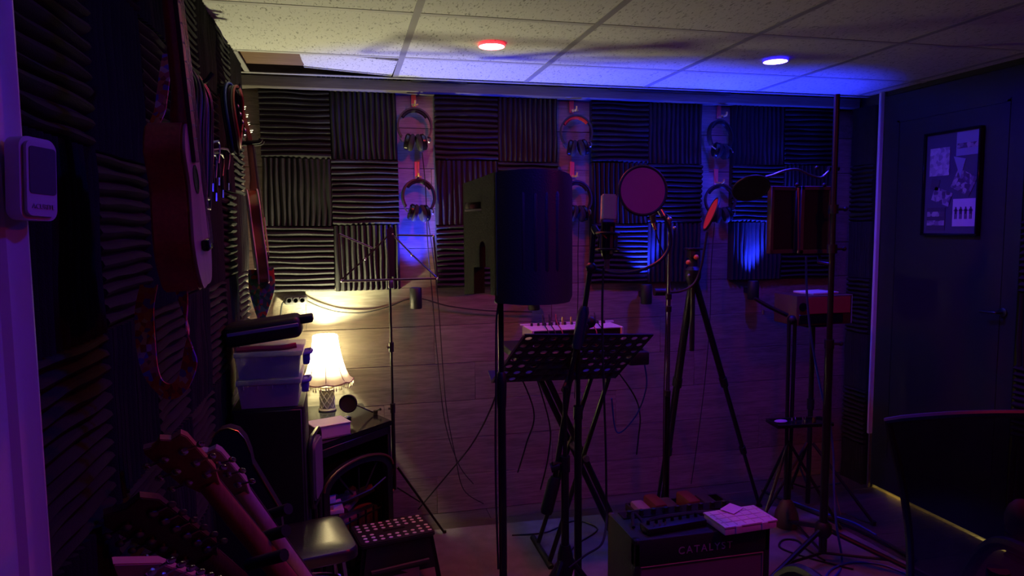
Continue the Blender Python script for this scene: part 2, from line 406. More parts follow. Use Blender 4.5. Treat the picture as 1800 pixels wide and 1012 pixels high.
# ------------------------------------------------------------------ door on the right wall
dr = struct('door_1', MB().bb((2.80, -1.005, .022), (2.84, -.215, 2.085), .002, 1), mat('door_paint', (.016, .015, .020), .5))
obj('handle', MB().tube(spline([(2.80, -.945, 1.045), (2.765, -.945, 1.045), (2.757, -.935, 1.045), (2.757, -.87, 1.043)], 5), .006, 10).lathe([(.020, 0), (.020, .006), (.014, .009)], frame((2.80, -.945, 1.045), (0, 1, 0), (-1, 0, 0)), 18), mat('dark_steel', (.12, .12, .12), .35, 1.), dr, label='small metal lever handle')
obj('stile_groove', MB().bb((2.797, -.93, .2), (2.8005, -.915, 1.95)).bb((2.797, -.32, .2), (2.8005, -.305, 1.95)).bb((2.797, -.93, 1.94), (2.8005, -.305, 1.955)).bb((2.797, -.93, .19), (2.8005, -.305, .205)), MATS['door_paint'], dr)
struct('trim_2', MB().bb((2.775, -.212, .30), (2.80, -.196, 2.108), .003, 1), WHITE, 'pale narrow door jamb edge catching pink light', 'door trim')
struct('trim_3', MB().bb((2.785, -.209, 0), (2.80, -.198, .30), .001, 1), BEAM)
# lit hall behind the door (its light leaks under the door)
struct('floor_hall', MB().bb((XR + .09, -1.3, -.02), (XR + 1.1, .1, .0)), mat('hall_floor', (.55, .42, .15), .5))
struct('wall_hall', MB().bb((XR + 1.0, -1.4, 0), (XR + 1.05, .2, 2.3)).bb((XR + .1, .12, 0), (XR + 1.05, .17, 2.3)).bb((XR + .1, -1.4, 0), (XR + 1.05, -1.35, 2.3)).bb((XR + .1, -1.4, 2.2), (XR + 1.05, .17, 2.25)), mat('hall_wall', (.5, .42, .25), .8))
ld = bpy.data.lights.new('hall_light', 'POINT'); ld.energy = HALL_W; ld.color = (1, .72, .18); ld.shadow_soft_size = .05
lo = bpy.data.objects.new('hall_light', ld); C.objects.link(lo); lo.location = (XR + .35, -.6, .35)

# left door casing near the camera
struct('trim_4', MB().prism([(0, 0), (.028, -.004), (.032, -.018), (.022, -.034), (.022, -.052), (.014, -.060), (.014, -.12), (-.03, -.12), (-.03, 0)], Matrix.Translation((XL + .022, -2.368, 0)), 0, 2.10, b=0), WHITEP, 'white moulded door casing at the left edge of the picture', 'door trim')
struct('door_2', MB().bb((XL - .06, -3.3, .01), (XL - .02, -2.47, 2.07), .002, 1), MATS['wall_front_paint'])

# ------------------------------------------------------------------ ceiling puck lights
def puck(x, y, col, L, label, rimc):
    t = thing('ceiling_light', label, 'ceiling light', (x, y, ZC - .004), 'round puck lights stuck to the ceiling')
    obj('housing', MB().lathe([(.051, 0), (.051, -.004), (.050, -.007), (.0475, -.007), (.0475, -.004)], Matrix.Translation((x, y, ZC - .004)), 32, True, False), mat('puck_rim_' + rimc, (.8, .8, .8), .4, emit=col, est=1.4), t)
    obj('diffuser', MB().lathe([(.0475, -.0062), (.040, -.0063), (.02, -.0064), (.002, -.0065)], Matrix.Translation((x, y, ZC - .004)), 32, False, True), mat('puck_' + rimc + ('_rear' if y < -1.5 else ''), (.8, .8, .8), .4, emit=col, est=L), t)
puck(.605, -.738, (1, .030, .055), RED_L, 'round ceiling puck light glowing white with a red rim, left one', 'red')
puck(1.805, -.734, (.025, .012, 1), BLUE_L, 'round ceiling puck light glowing blue, right one', 'blue')
puck(1.805, -2.45, (1, .030, .055), REAR_RED, 'round red ceiling puck light above the camera end of the room', 'red')
puck(.605, -2.30, (.025, .012, 1), REAR_BLUE, 'round blue ceiling puck light above the camera end of the room', 'blue')

# ------------------------------------------------------------------ blue uplight cans on the back wall
def can(px, py, k, label):
    p = aY(px, py, -.06); x = p.x
    t = thing('uplight', label, 'uplight', (x, -.055, p.z - .05), 'black can uplights under the foam')
    obj('can', MB().lathe([(.026, -.05), (.029, -.046), (.029, .046), (.026, .05), (.023, .05), (.022, .03)], Matrix.Translation((x, -.055, p.z)), 20, True, False), BLACKP, t)
    obj('lens', MB().lathe([(.022, .028), (.012, .030), (.001, .031)], Matrix.Translation((x, -.055, p.z)), 16, False, True), mat('uplight_lens', (.3, .3, .5), .3, emit=(.02, .03, 1), est=12), t)
    obj('bracket', MB().bb((x - .006, -.03, p.z - .02), (x + .006, YB, p.z + .01), .001, 1), BLACK, t)
    l = bpy.data.lights.new('uplight_beam', 'SPOT'); l.energy = CAN_W[k]; l.color = (.015, .03, 1); l.spot_size = math.radians(76); l.spot_blend = .7; l.shadow_soft_size = .02
    o = bpy.data.objects.new('uplight_beam', l); C.objects.link(o); o.location = (x, -.058, p.z + .055)
    o.rotation_euler = (math.radians(180 + (-2)), 0, 0)
can(731, 524, 0, 'black can uplight below the leftmost board strip')
can(939, 527, 1, 'black can uplight half hidden below the isolation shield')
can(1137, 517, 2, 'black can uplight behind the chrome microphone stand')
can(1325, 510, 3, 'black can uplight farthest right, washing the foam blue')
# ================================================================== things on the back wall
def hp_proto():
    t = thing('headphones', '', 'headphones', (0, 0, 0), 'headphones hung on the board strips')
    R = .078
    arc = [V((R * math.sin(a), 0, R * math.cos(a) * 1.06)) for a in [math.radians(-128 + i * 256 / 28) for i in range(29)]]
    mb = MB(); rows = []
    for p in arc:
        n = V((p.x, 0, p.z)).normalized(); rows.append([p - n * .004 + V((0, -.013, 0)), p - n * .004 + V((0, .013, 0)), p + n * .004 + V((0, .013, 0)), p + n * .004 + V((0, -.013, 0)), p - n * .004 + V((0, -.013, 0))])
    mb.sheet(rows); obj('headband', mb, BLACKP, t)
    pad = MB().tube([a * .90 for a in arc[8:21]], .010, 8); obj('headband_pad', pad, BLACKR, t)
    for s in (-1, 1):
        c = V((s * .027, -.006, -.076)); Mx = frame(c, (0, 1, 0), (s * .95, .12, .22))
        obj('ear_cup', MB().lathe([(.026, -.002), (.034, .004), (.034, .016), (.028, .022), (.012, .024)], Mx, 20, sx=.86, sy=1.15), SHINY, t)
        obj('ear_pad', MB().lathe([(.016, -.022), (.030, -.020), (.036, -.012), (.036, -.004), (.030, .001)], Mx, 20, sx=.86, sy=1.15), BLACKR, t)
        obj('yoke', MB().tube(spline([(s * .062, 0, -.046), (s * .070, -.012, -.062), (s * .060, -.030, -.080)], 4), .0035, 6), STEEL, t)
    return t
hp = hp_proto(); first = True
hps = [(729, 222, 'black headphones, upper pair on the left board strip', 0), (736, 346, 'black headphones, lower pair on the left board strip, above the blue glow', 4), (1013, 233, 'black headphones with red padded headband, upper pair on the middle board strip', -3), (1014, 348, 'black headphones partly hidden by the isolation shield, middle board strip', 3), (1266, 240, 'black headphones, upper pair on the right board strip', 5), (1266, 352, 'black headphones, lower pair on the right board strip behind the red disc', -4)]
hooks = [(727, 176), (733, 301), (1005, 186), (1006, 300), (1264, 196), (1259, 312)]
hook0 = None; hpo = []
for k, ((px, py, lab, a), (hx, hy)) in enumerate(zip(hps, hooks)):
    p = aY(px, py, -.035)
    if k == 0: o = hp; o.location = p; o['label'] = lab
    else: o = dup(hp, p, None, lab)
    o.rotation_euler = (math.radians(-6), math.radians(a), math.radians(a * 3)); hpo.append(o)
    if k == 2:
        for ch in o.children:
            if ch.name.startswith('headband_pad'):
                ch.data = ch.data.copy(); ch.data.materials[0] = REDC; ch['label'] = 'red padded headband'
    q = aY(hx, hy, .018); top = p.z + .083
    if hook0 is None:
        t = thing('wall_hook', '', 'hook', q, 'tape-backed hooks holding the headphones')
        obj('tab', MB().bb(q + V((-.012, -.001, -.035)), q + V((.012, .004, .045)), .002, 1), mat('hook_red', (.75, .12, .10), .6), t)
        obj('peg', MB().tube(spline([q + V((0, 0, -.026)), q + V((0, -.045, -.032)), q + V((0, -.075, -.028)), q + V((0, -.080, -.014))], 4), .0045, 8).bb(q + V((-.016, -.058, -.034)), q + V((.016, -.048, -.026)), .001, 1), mat('hook_brass', (.6, .42, .12), .4), t)
        hook0 = t; o = t
    else: o = dup(hook0, q)
    o['label'] = ['red tab hook holding the upper left headphones', 'red tab hook holding the lower left headphones', 'red tab hook holding the red-banded headphones', 'red tab hook beside the isolation shield top', 'dim red tab hook at the top of the right board strip', 'dim red tab hook lower on the right board strip'][k]
def cable(name, pts, r, label, m=None, cat='cable', group=None, sp=8, n=6):
    return tag(obj(name, MB().tube(spline(pts, sp), r, n), m or BLACKR), label, cat, group)
P = lambda px, py, y: aY(px, py, y)
cable('headphone_cord', [P(742, 268, -.05), P(748, 330, -.045), P(752, 430, -.045), P(760, 520, -.04), P(768, 620, -.04), P(782, 740, -.05), P(806, 815, -.06), P(832, 850, -.08)], .0023, 'thin black cord hanging from the upper left headphones', cat='cord')
cable('headphone_cord', [P(752, 384, -.05), P(764, 470, -.04), P(771, 540, -.04), P(778, 640, -.045), P(785, 720, -.06), P(800, 800, -.09), P(815, 860, -.10), P(850, 885, -.10)], .0023, 'thin black cord hanging from the lower left headphones', cat='cord')
cable('headphone_cord', [P(1018, 380, -.05), P(1016, 440, -.03), P(1016, 520, -.03), P(1013, 600, -.03), P(1010, 700, -.04)], .0022, 'thin black cord hanging below the middle board strip', cat='cord')
cable('headphone_cord', [P(1256, 392, -.05), P(1250, 470, -.03), P(1248, 560, -.03), P(1240, 660, -.04), P(1228, 760, -.05), P(1215, 850, -.06)], .0022, 'thin dark cord hanging below the right board strip', cat='cord')
# power strip and its leads
t = thing('power_strip', 'black three-outlet power strip mounted on planks above the table lamp', 'power strip', aY(520, 527, .0))
c = aY(520, 527, .01)
obj('housing', MB().box(c, (.105, .032, .042), b=.012, seg=3), mat('strip_plastic', (.05, .05, .055), .5), t)
for k in (-1, 0, 1):
    q = c + V((k * .029, -.016, 0)); obj('outlet', MB().lathe([(.0125, 0), (.0125, .002), (.010, .002), (.009, -.0)], frame(q, (1, 0, 0), (0, -1, 0)), 16), BLACKP, t)
cable('power_lead', [P(503, 527, .01), P(496, 535, .01), P(493, 560, .005), P(494, 600, 0), P(498, 640, 0)], .004, 'dark lead dropping from the left end of the power strip', cat='cord')
cable('power_lead', [P(537, 527, .01), P(560, 538, .012), P(595, 548, .012), P(640, 549, .012), P(680, 540, .012), P(730, 524, .012), P(790, 538, .012), P(860, 546, .012), P(935, 548, .012)], .0035, 'dark lead sagging along the planks right of the power strip', cat='cord')

# ================================================================== instruments
def outline(L, wl, ww, wu, n=6):
    h = spline([V((0, 0, 0)), V((wl * .62, .022 * L, 0)), V((wl, .27 * L, 0)), V((ww, .62 * L, 0)), V((wu, .83 * L, 0)), V((wu * .55, .975 * L, 0)), V((0, L, 0))], n)
    h = [(p.x, p.y) for p in h]; return h + [(-x, y) for x, y in h[-2:0:-1]]
def instrument(name, label, cat, M, L, wl, ww, wu, depth, neckL, neckW, head, side, topm, neckm, headm, tun, nstr=6, housing=True, strap=None, hole=True, binding=None, tm=CHROME):
    base = M @ V((0, 0, 0)); t = thing(name, label, cat, base)
    ol = outline(L, wl, ww, wu)
    obj('body', MB().prism(ol, M, -depth, -.004, b=.003), side, t)
    obj('soundboard', MB().prism([(x * .985, L / 2 + (y - L / 2) * .985) for x, y in ol], M, -.004, .0, b=.0008), topm, t)
    if binding:
        for z in (-.003, -depth + .003):
            obj('binding', MB().tube([M @ V((x * 1.005, L / 2 + (y - L / 2) * 1.005, z)) for x, y in ol], .0032, 6, True), binding, t)
    if hole: obj('sound_hole', MB().lathe([(wu * .36, 0), (wu * .36, .0012), (wu * .27, .0012), (wu * .27, .0006)], M @ Matrix.Translation((0, L * .66, 0)), 24), SHINY, t)
    obj('bridge', MB().box((0, 0, 0), (wl * .55, .018, .010), b=.003).xf(M @ Matrix.Translation((0, L * .26, .006))), SHINY, t)
    mb = MB(); prof = []
    n = 9
    for (y, w_, d_) in ((L - .03, neckW * 1.12, .026), (L + .01, neckW * 1.12, .026), (L + .04, neckW * 1.1, .020), (L + neckL * .6, neckW, .018), (L + neckL - .01, neckW * .92, .017), (L + neckL + .012, neckW * .95, .018)):
        prof.append([M @ V((w_ / 2 * math.cos(PI + PI * i / (n - 1)), y, d_ * math.sin(PI + PI * i / (n - 1)))) for i in range(n)] + [M @ V((-w_ / 2, y, 0))])
    mb.sheet(prof); obj('neck', mb, neckm, t)
    obj('fretboard', MB().prism([(-neckW * .55, L - .06), (neckW * .55, L - .06), (neckW * .46, L + neckL), (-neckW * .46, L + neckL)], M, .0, .006, b=.001), mat('fretboard', (.05, .025, .018), .5), t)
    fr = MB()
    for k in range(1, 15):
        y = L + neckL - (neckL + .06 + L * .3) * (1 - 2 ** (-k / 12)) * 1.6
        if y > L - .055: fr.add([M @ V(p) for p in ((-neckW * .48, y, .0065), (neckW * .48, y, .0065), (neckW * .48, y + .0015, .0075), (-neckW * .48, y + .0015, .0075))], [(0, 1, 2, 3)])
    obj('frets', fr, STEEL, t)
    Mh = M @ Matrix.Translation((0, L + neckL, .004)) @ Matrix.Rotation(math.radians(-9), 4, 'X')
    obj('headstock', MB().prism(head, Mh, -.014, .0, b=.0016), headm, t)
    for (hx, hy, s) in tun:
        tk = MB()
        q = Mh @ V((hx, hy, -.014)); out = (Mh.to_3x3() @ V((s, 0, 0))).normalized(); up = (Mh.to_3x3() @ V((0, 0, -1))).normalized()
        if housing: tk.lathe([(.0088, 0), (.0088, .006), (.006, .009), (.002, .010)], frame(q, out, up), 12)
        e = q + out * .026 + up * .004
        tk.tube([q + up * .004, e], .0028, 6)
        o = obj('tuner', tk, tm, t)
        kb = MB().ball(e + out * .006, (.0075, .0085, .0045), 10, frame((0, 0, 0), out, (Mh.to_3x3() @ V((0, 0, 1)))).to_3x3())
        obj('knob', kb, tm, o); obj('post', MB().cyl(q - up * .012, q - up * .024, .003, .003, 8), tm, o)
    st = MB()
    for k in range(nstr):
        x = (k - (nstr - 1) / 2) / max(1, nstr - 1) * neckW * .78
        st.tube([M @ V((x * 1.25, L * .26, .012)), M @ V((x, L + neckL, .009))], .0006, 4, cap=False)
    obj('strings', st, STEEL, t)
    return t
MAHOG = wood('mahogany', (.30, .045, .018), (.50, .085, .035), 'Y', 1., .3, False, spec=.6)
UKETOP = wood('uke_top', (.36, .17, .12), (.50, .26, .19), 'Z', 1., .35, False, spec=.5)
MAPLE = wood('maple', (.55, .34, .16), (.66, .43, .22), 'Z', 1., .3, False)
PALEM = wood('pale_maple', (.62, .42, .34), (.72, .52, .44), 'Z', 1., .3, False)
DARKW = wood('dark_wood', (.055, .022, .014), (.10, .04, .025), 'Z', 1., .35, False)
NATW = wood('natural_mahogany', (.32, .12, .055), (.44, .18, .09), 'Z', 1., .35, False)
SUNB = mat('sunburst', (.22, .05, .02), .25, coat=.5)
CREAM = mat('cream_binding', (.70, .50, .42), .4)
H_UKE = [(-.019, 0), (.019, 0), (.026, .02), (.034, .05), (.032, .115), (.018, .125), (0, .118), (-.018, .125), (-.032, .115), (-.034, .05), (-.026, .02)]
# ukulele hung on the left wall: face to the right
b0 = V((-.162, -2.185, 1.342)); tp = V((-.190, -2.232, 1.9))
yv = (tp - b0).normalized(); zv = V((1, .03, 0)); zv = (zv - yv * zv.dot(yv)).normalized(); xv = yv.cross(zv)
M = Matrix.Translation(b0) @ Matrix((xv, yv, zv)).transposed().to_4x4()
instrument('ukulele', 'large reddish ukulele with patterned red strap hanging high on the left foam wall', 'ukulele', M, .252, .077, .054, .062, .056, .235, .034, H_UKE, MAHOG, UKETOP, MAHOG, SHINY,
           [(-.02, .05, -1), (-.02, .09, -1), (.02, .05, 1), (.02, .09, 1)], 4)
def hanger(p, label, reach=.10):
    t = thing('wall_hanger', label, 'instrument hanger', (XL + .05, p.y, p.z))
    obj('backplate', MB().box((XL + .052, p.y, p.z), (.016, .05, .08), b=.006), BLACKP, t)
    obj('arm', MB().tube([(XL + .05, p.y, p.z), (p.x - .02, p.y, p.z)], .009, 8), BLACK, t)
    for s in (-1, 1): obj('prong', MB().tube(spline([(p.x - .02, p.y, p.z), (p.x - .01, p.y + s * .024, p.z), (p.x + .028, p.y + s * .027, p.z + .004), (p.x + .036, p.y + s * .027, p.z + .014)], 4), .0075, 8), BLACKR, t)
q = M @ V((0, .252 + .222, -.0)); hanger(q + V((-.005, 0, .0)), 'black padded wall hanger holding the large ukulele')
def ribbon(pts, wv, th=.0022, n=6):
    c = spline([p for p in pts], n); wv_ = spline(wv, n); rows = []
    for i, p in enumerate(c):
        d = (c[min(i + 1, len(c) - 1)] - c[max(i - 1, 0)]).normalized(); w_ = wv_[i]; nn = d.cross(w_).normalized() * th / 2
        rows.append([p - w_ / 2 - nn, p - w_ / 2 + nn, p + w_ / 2 + nn, p + w_ / 2 - nn, p - w_ / 2 - nn])
    return MB().sheet(rows)
STRAP = pattern_mat('woven_strap', [(.80, .14, .05), (.85, .28, .10), (.25, .12, .5), (.75, .12, .15), (.45, .08, .05), (.85, .6, .45)], 110)
FLORAL = pattern_mat('floral_strap', [(.05, .16, .13), (.08, .22, .18), (.60, .06, .04), (.28, .10, .42), (.05, .12, .11), (.55, .16, .12), (.10, .30, .26)], 75)
D = aD
sp_ = [D(262, 500, 1.13), D(254, 545, 1.13), D(256, 600, 1.12), D(264, 650, 1.11), D(282, 680, 1.10), D(302, 688, 1.09), D(322, 672, 1.08), D(333, 640, 1.08), D(332, 610, 1.08), D(330, 578, 1.08), D(324, 540, 1.09), D(317, 498, 1.10)]
r_ = RT; u_ = UP
ws = [r_ * .028, r_ * .030, r_ * .031, (r_ * .8 + u_ * .25) * .031, (r_ * .3 + u_ * .7) * .028, (u_ * .95) * .026, (u_ * .7 - r_ * .5) * .028, (-r_ * .9 + FW * .3) * .030, (-r_ * .75 + FW * .5) * .022, (-r_ * .25 + FW * .9) * .02, (-r_ * .7 + FW * .5) * .022, (-r_ * .9) * .025]
tag(obj('instrument_strap', ribbon(sp_, ws), STRAP), 'red and purple woven strap looping below the large ukulele', 'strap')
sp_ = [D(266, 250, 1.12), D(270, 222, 1.12), D(281, 195, 1.12), D(285, 168, 1.13), D(290, 130, 1.14), D(296, 95, 1.16)]
tag(obj('strap_end', ribbon(sp_, [r_ * .018] * 6), STRAP), 'upper end of the woven strap beside the ukulele neck', 'strap')

# mandolin further along the wall
b0 = V((-.226, -.66, 1.238)); tp = V((-.280, -.66, 1.9))
yv = (tp - b0).normalized(); zv = V((1, .16, 0)); zv = (zv - yv * zv.dot(yv)).normalized(); xv = yv.cross(zv)
M = Matrix.Translation(b0) @ Matrix((xv, yv, zv)).transposed().to_4x4()
H_MAN = [(-.016, 0), (.016, 0), (.034, .03), (.036, .13), (.024, .150), (0, .140), (-.024, .150), (-.036, .13), (-.034, .03)]
tm_ = [(sx * .024, .035 + k * .028, sx) for sx in (-1, 1) for k in range(4)]
instrument('mandolin', 'sunburst mandolin with cream binding and floral strap hanging near the back corner', 'mandolin', M, .335, .110, .085, .092, .040, .175, .030, H_MAN, SUNB, mat('mandolin_top', (.34, .12, .05), .3), NATW, NATW, tm_, 8, binding=CREAM, tm=STEEL)
obj('pickguard', MB().box((0, 0, 0), (.05, .13, .003), b=.001).xf(M @ Matrix.Translation((.045, .17, .014))), CREAM, bpy.data.objects['mandolin'])
hanger(M @ V((0, .335 + .165, 0)), 'black padded wall hanger holding the mandolin')
for (pts, lab) in (([P(449, 474, -.62), P(450, 505, -.62), P(455, 540, -.62), P(462, 578, -.62)], 'floral strap strand with purple flowers below the mandolin'), ([P(469, 470, -.66), P(470, 505, -.66), P(464, 540, -.66), P(456, 585, -.66)], 'floral strap strand with red flowers below the mandolin')):
    tag(obj('floral_strap', ribbon(pts, [r_ * .050, r_ * .054, r_ * .038, r_ * .008]), FLORAL), lab, 'strap')

# cables hung on the left wall
CABC = [mat('cable_black', (.015, .015, .018), .4), mat('cable_purple', (.10, .03, .10), .4), mat('cable_blue', (.03, .06, .35), .4), mat('cable_red', (.25, .03, .03), .4)]
t = thing('cable_hook', 'black wall hook carrying the long hank of cables beside the ukulele', 'hook', (XL + .05, -1.45, 1.81))
obj('hook', MB().tube(spline([(XL + .04, -1.45, 1.80), (XL + .10, -1.45, 1.795), (XL + .125, -1.45, 1.82)], 4), .006, 8).box((XL + .045, -1.45, 1.80), (.012, .06, .05), b=.004), BLACK, t)
for k in range(9):
    a = random.uniform(-1, 1); top = V((XL + .07 + .006 * (k % 4), -1.45 + a * .02, 1.812 + .004 * k % .012)); dn = 1.50 + random.uniform(-.03, .10); s = random.uniform(.03, .07)
    pts = [top + V((0, 0, 0)), top + V((.02, -s * .7, -.05)), V((top.x + .015, -1.45 - s + a * .02, (top.z + dn) / 2)), V((top.x + .012, -1.45 - s * .6, dn + .02)), V((top.x + .012, -1.45 + a * .02, dn)), V((top.x + .012, -1.45 + s * .6, dn + .02)), V((top.x + .015, -1.45 + s + a * .02, (top.z + dn) / 2)), top + V((.02, s * .7, -.05))]
    tag(obj('hanging_cable', MB().tube(spline(pts + [pts[0]], 5)[:-1], .0036, 6, True), CABC[[0, 0, 1, 0, 3, 0, 2, 0, 0][k]]), 'one of the thin cables in the long hank beside the ukulele', 'cable', 'cables in the long hank')
for k, (px, py) in enumerate([(366, 300), (373, 318), (384, 308), (391, 330), (401, 318), (379, 335)]):
    q = aX(px, py, XL + .085); tt = thing('audio_plug', 'silver-tipped plug dangling at the bottom of the cable hank', 'plug', q, 'plugs under the long hank')
    obj('tip', MB().cyl(q + V((0, 0, -.03)), q + V((0, .006, -.006)), .0042, None, 8), CHROME, tt); obj('sleeve', MB().cyl(q + V((0, .006, -.006)), q + V((0, .01, .035)), .006, .005, 8), BLACKR, tt)
    obj('lead', MB().tube(spline([q + V((0, .01, .035)), q + V((0, .02, .10)), V((XL + .08, -1.45, 1.62))], 4), .003, 6), CABC[k % 3], tt)
c = aX(409, 208, XL + .075)
t = thing('cable_hook', 'black wall hook carrying the round coil of thick cable', 'hook', c + V((-.03, 0, .10)))
obj('hook', MB().tube([c + V((-.04, 0, .105)), c + V((.02, 0, .10)), c + V((.03, 0, .115))], .006, 8), BLACK, t)
for k in range(7):
    rr = .095 + .004 * (k % 3); off = V((k * .006 - .015, random.uniform(-.008, .008), random.uniform(-.01, .006)))
    pts = [c + off + V((.006 * math.sin(2 * a), rr * .95 * math.sin(a), rr * 1.1 * math.cos(a))) for a in [2 * PI * i / 28 for i in range(28)]]
    tag(obj('coiled_cable', MB().tube(pts, .0048, 6, True), CABC[[0, 0, 2, 0, 1, 0, 3][k]]), 'one turn of the thick black coil left of the mandolin headstock', 'cable', 'turns of the round coil')

# ================================================================== corner by the lamp: cabinet, boxes, stove, lamp
t = thing('cabinet', 'tall plain black cabinet in the left corner under plastic boxes', 'cabinet', (-.215, -.86, 0))
CABM = mat('cabinet_black', (.010, .010, .011), .55, bump=.3, bscale=120)
obj('carcass', MB().bb((-.325, -.985, .02), (-.098, -.735, .842), .006), CABM, t)
obj('front_panel', MB().bb((-.318, -.993, .03), (-.105, -.984, .835), .003, 1), CABM, t)
for sx in (-.30, -.125):
    for sy in (-.96, -.76): obj('foot', MB().cyl((sx, sy, 0), (sx, sy, .022), .014, .016, 10), BLACKR, t)
CLEAR = mix_transparent('clear_purple_plastic', (.50, .42, .62), .42, .3)
LATCH = mat('latch_plastic', (.14, .13, .55), .4)
def tote(x0, x1, y0, y1, z0, h, label, latch=True):
    t = thing('storage_box', label, 'storage box', ((x0 + x1) / 2, (y0 + y1) / 2, z0), 'clear boxes on the cabinet')
    M = Matrix.Translation(((x0 + x1) / 2, (y0 + y1) / 2, z0)); a, b = (x1 - x0) / 2, (y1 - y0) / 2; i = .012; hh = h - .018
    def ring(k, z): return [V((sx * (a - k), sy * (b - k), z)) + V(((x0 + x1) / 2, (y0 + y1) / 2, z0)) for sx, sy in ((-1, -1), (1, -1), (1, 1), (-1, 1))]
    r = [ring(i, 0.001), ring(0.003, hh), ring(.006, hh), ring(i + .003, .005)]; vs = sum(r, [])
    fs = [(0, 3, 2, 1)] + [(k * 4 + j, k * 4 + (j + 1) % 4, (k + 1) * 4 + (j + 1) % 4, (k + 1) * 4 + j) for k in range(3) for j in range(4)] + [(12, 13, 14, 15)]
    obj('tub', MB().add(vs, fs, False), CLEAR, t)
    ld_ = obj('lid', MB().bb((x0 - .002, y0 - .002, z0 + hh), (x1 + .002, y1 + .002, z0 + h), .004), CLEAR, t)
    for k in range(5): obj('rib', MB().bb((x0 + .02 + k * .045, y0 - .0035, z0 + hh - .012), (x0 + .023 + k * .045, y0 - .001, z0 + hh), .0005, 1), CLEAR, ld_)
    if latch:
        obj('latch', MB().box((x1 + .012, y0 + .06, z0 + hh - .016), (.022, .075, .040), b=.006), LATCH, t, label='blue-purple latch handle')
        obj('latch', MB().tube(spline([(x1 + .004, y0 + .02, z0 + hh - .0), (x1 + .026, y0 + .03, z0 + hh + .004), (x1 + .026, y0 + .09, z0 + hh + .004), (x1 + .004, y0 + .10, z0 + hh)], 4), .006, 8), LATCH, t)
    return t
tote(-.305, -.105, -.99, -.75, .843, .096, 'lower clear plastic box on the black cabinet')
tote(-.308, -.098, -.99, -.75, .940, .092, 'upper clear plastic box holding dark cables, under the black case')
# contents of the upper box
for k in range(5):
    cx = -.26 + k * .027; pts = [V((cx + .035 * math.cos(a), -.88 + .06 * math.sin(a), .955 + .008 * k)) for a in [2 * PI * i / 16 for i in range(16)]]
    tag(obj('thin_cable', MB().tube(pts, .005, 6, True), BLACKR), 'dark cord coiled inside the upper clear box', 'cable', 'cords inside the upper box')
tag(obj('paper_pile', MB().bb((-.285, -.97, .850), (-.125, -.79, .895), .004), mat('blue_stuff', (.10, .08, .30), .8)), 'dim blue bundle inside the lower clear box', 'bundle')
tag(obj('cloth_roll', MB().tube(spline([(-.30, -.975, 1.038), (-.24, -.98, 1.042), (-.17, -.975, 1.040), (-.115, -.97, 1.046)], 5), .009, 8), PINKC), 'thin crumpled pink cloth squeezed between case and upper box', 'cloth')
t = thing('instrument_case', 'black rounded case with a glossy stripe lying on the plastic boxes', 'case', (-.22, -.90, 1.05))
Mc = Matrix.Translation((-.222, -.90, 1.092)) @ Matrix.Rotation(math.radians(-7), 4, 'Y')
bm = MB().box((0, 0, 0), (.245, .14, .072), b=.020, seg=3); bm.v = [Mc @ p for p in bm.v]; obj('case_body', bm, BLACKP, t)
bm = MB().box((.005, -.071, .008), (.225, .004, .012), b=.0015, seg=1); bm.v = [Mc @ p for p in bm.v]; obj('stripe', bm, mat('stripe_gloss', (.25, .22, .45), .25), t, label='glossy bluish stripe')
bm = MB().box((.138, .0, .016), (.05, .07, .026), b=.006); bm.v = [Mc @ p for p in bm.v]; obj('end_cap', bm, BLACKP, t)
tag(obj('scrap_bag', MB().ball((-.353, -.80, .93), (.02, .06, .09), 12).ball((-.348, -.84, 1.01), (.018, .04, .04), 10), mat('tan_bag', (.30, .24, .12), .8)), 'crumpled tan bag wedged between the foam wall and boxes', 'bag')

# electric stove, set across the corner
A = V((-.085, -.665, 0)); B = V((.222, -.362, 0)); ex = (B - A).normalized(); en = V((ex.y, -ex.x, 0)); Wd = (B - A).length
S = Matrix.Translation(A) @ Matrix((ex, -en, V((0, 0, 1)))).transposed().to_4x4()   # local x along the front, y into the corner
def SB(lo, hi, b=.003): m_ = MB().bb(lo, hi, b, 1); m_.v = [S @ p for p in m_.v]; return m_
def SP(pts): return [S @ V(p) for p in pts]
IRON = mat('cast_black', (.014, .014, .016), .35)
t = thing('electric_stove', 'black electric fireplace stove with an arched window under the lamp', 'heater', S @ V((Wd / 2, .14, 0)))
tpp = [(-.100, -.672), (.230, -.358), (.125, -.135), (.115, -.012), (-.325, -.012), (-.325, -.42)]
obj('top_plate', MB().prism(tpp, Matrix.Identity(4), .578, .600, b=.005), SHINY, t)
obj('rear_casing', MB().prism([(-.08, -.30), (.04, -.18), (.09, -.06), (-.30, -.03), (-.31, -.40), (-.24, -.46)], Matrix.Identity(4), .05, .577), IRON, t)
sh = MB()
for lo, hi in (((0, .0, .05), (.02, .27, .578)), ((Wd - .02, .0, .05), (Wd, .27, .578)), ((0, .25, .05), (Wd, .27, .578)), ((0, 0, .05), (Wd, .27, .075)), ((0, .0, .545), (Wd, .27, .578))):
    q = SB(lo, hi, .002); sh.add(q.v, q.f, False)
obj('casing', sh, IRON, t)
arch = lambda w_, z0, z1, n=14: [(Wd / 2 - w_, z0), (Wd / 2 + w_, z0)] + [(Wd / 2 + w_ * math.cos(a), z1 + w_ * .42 * math.sin(a)) for a in [PI * i / n for i in range(n + 1)]]
MF = S @ Matrix.Rotation(PI / 2, 4, 'X')     # local x, z->y ; extrudes along -y
o1 = arch(.195, .075, .42); o2 = arch(.165, .115, .405)
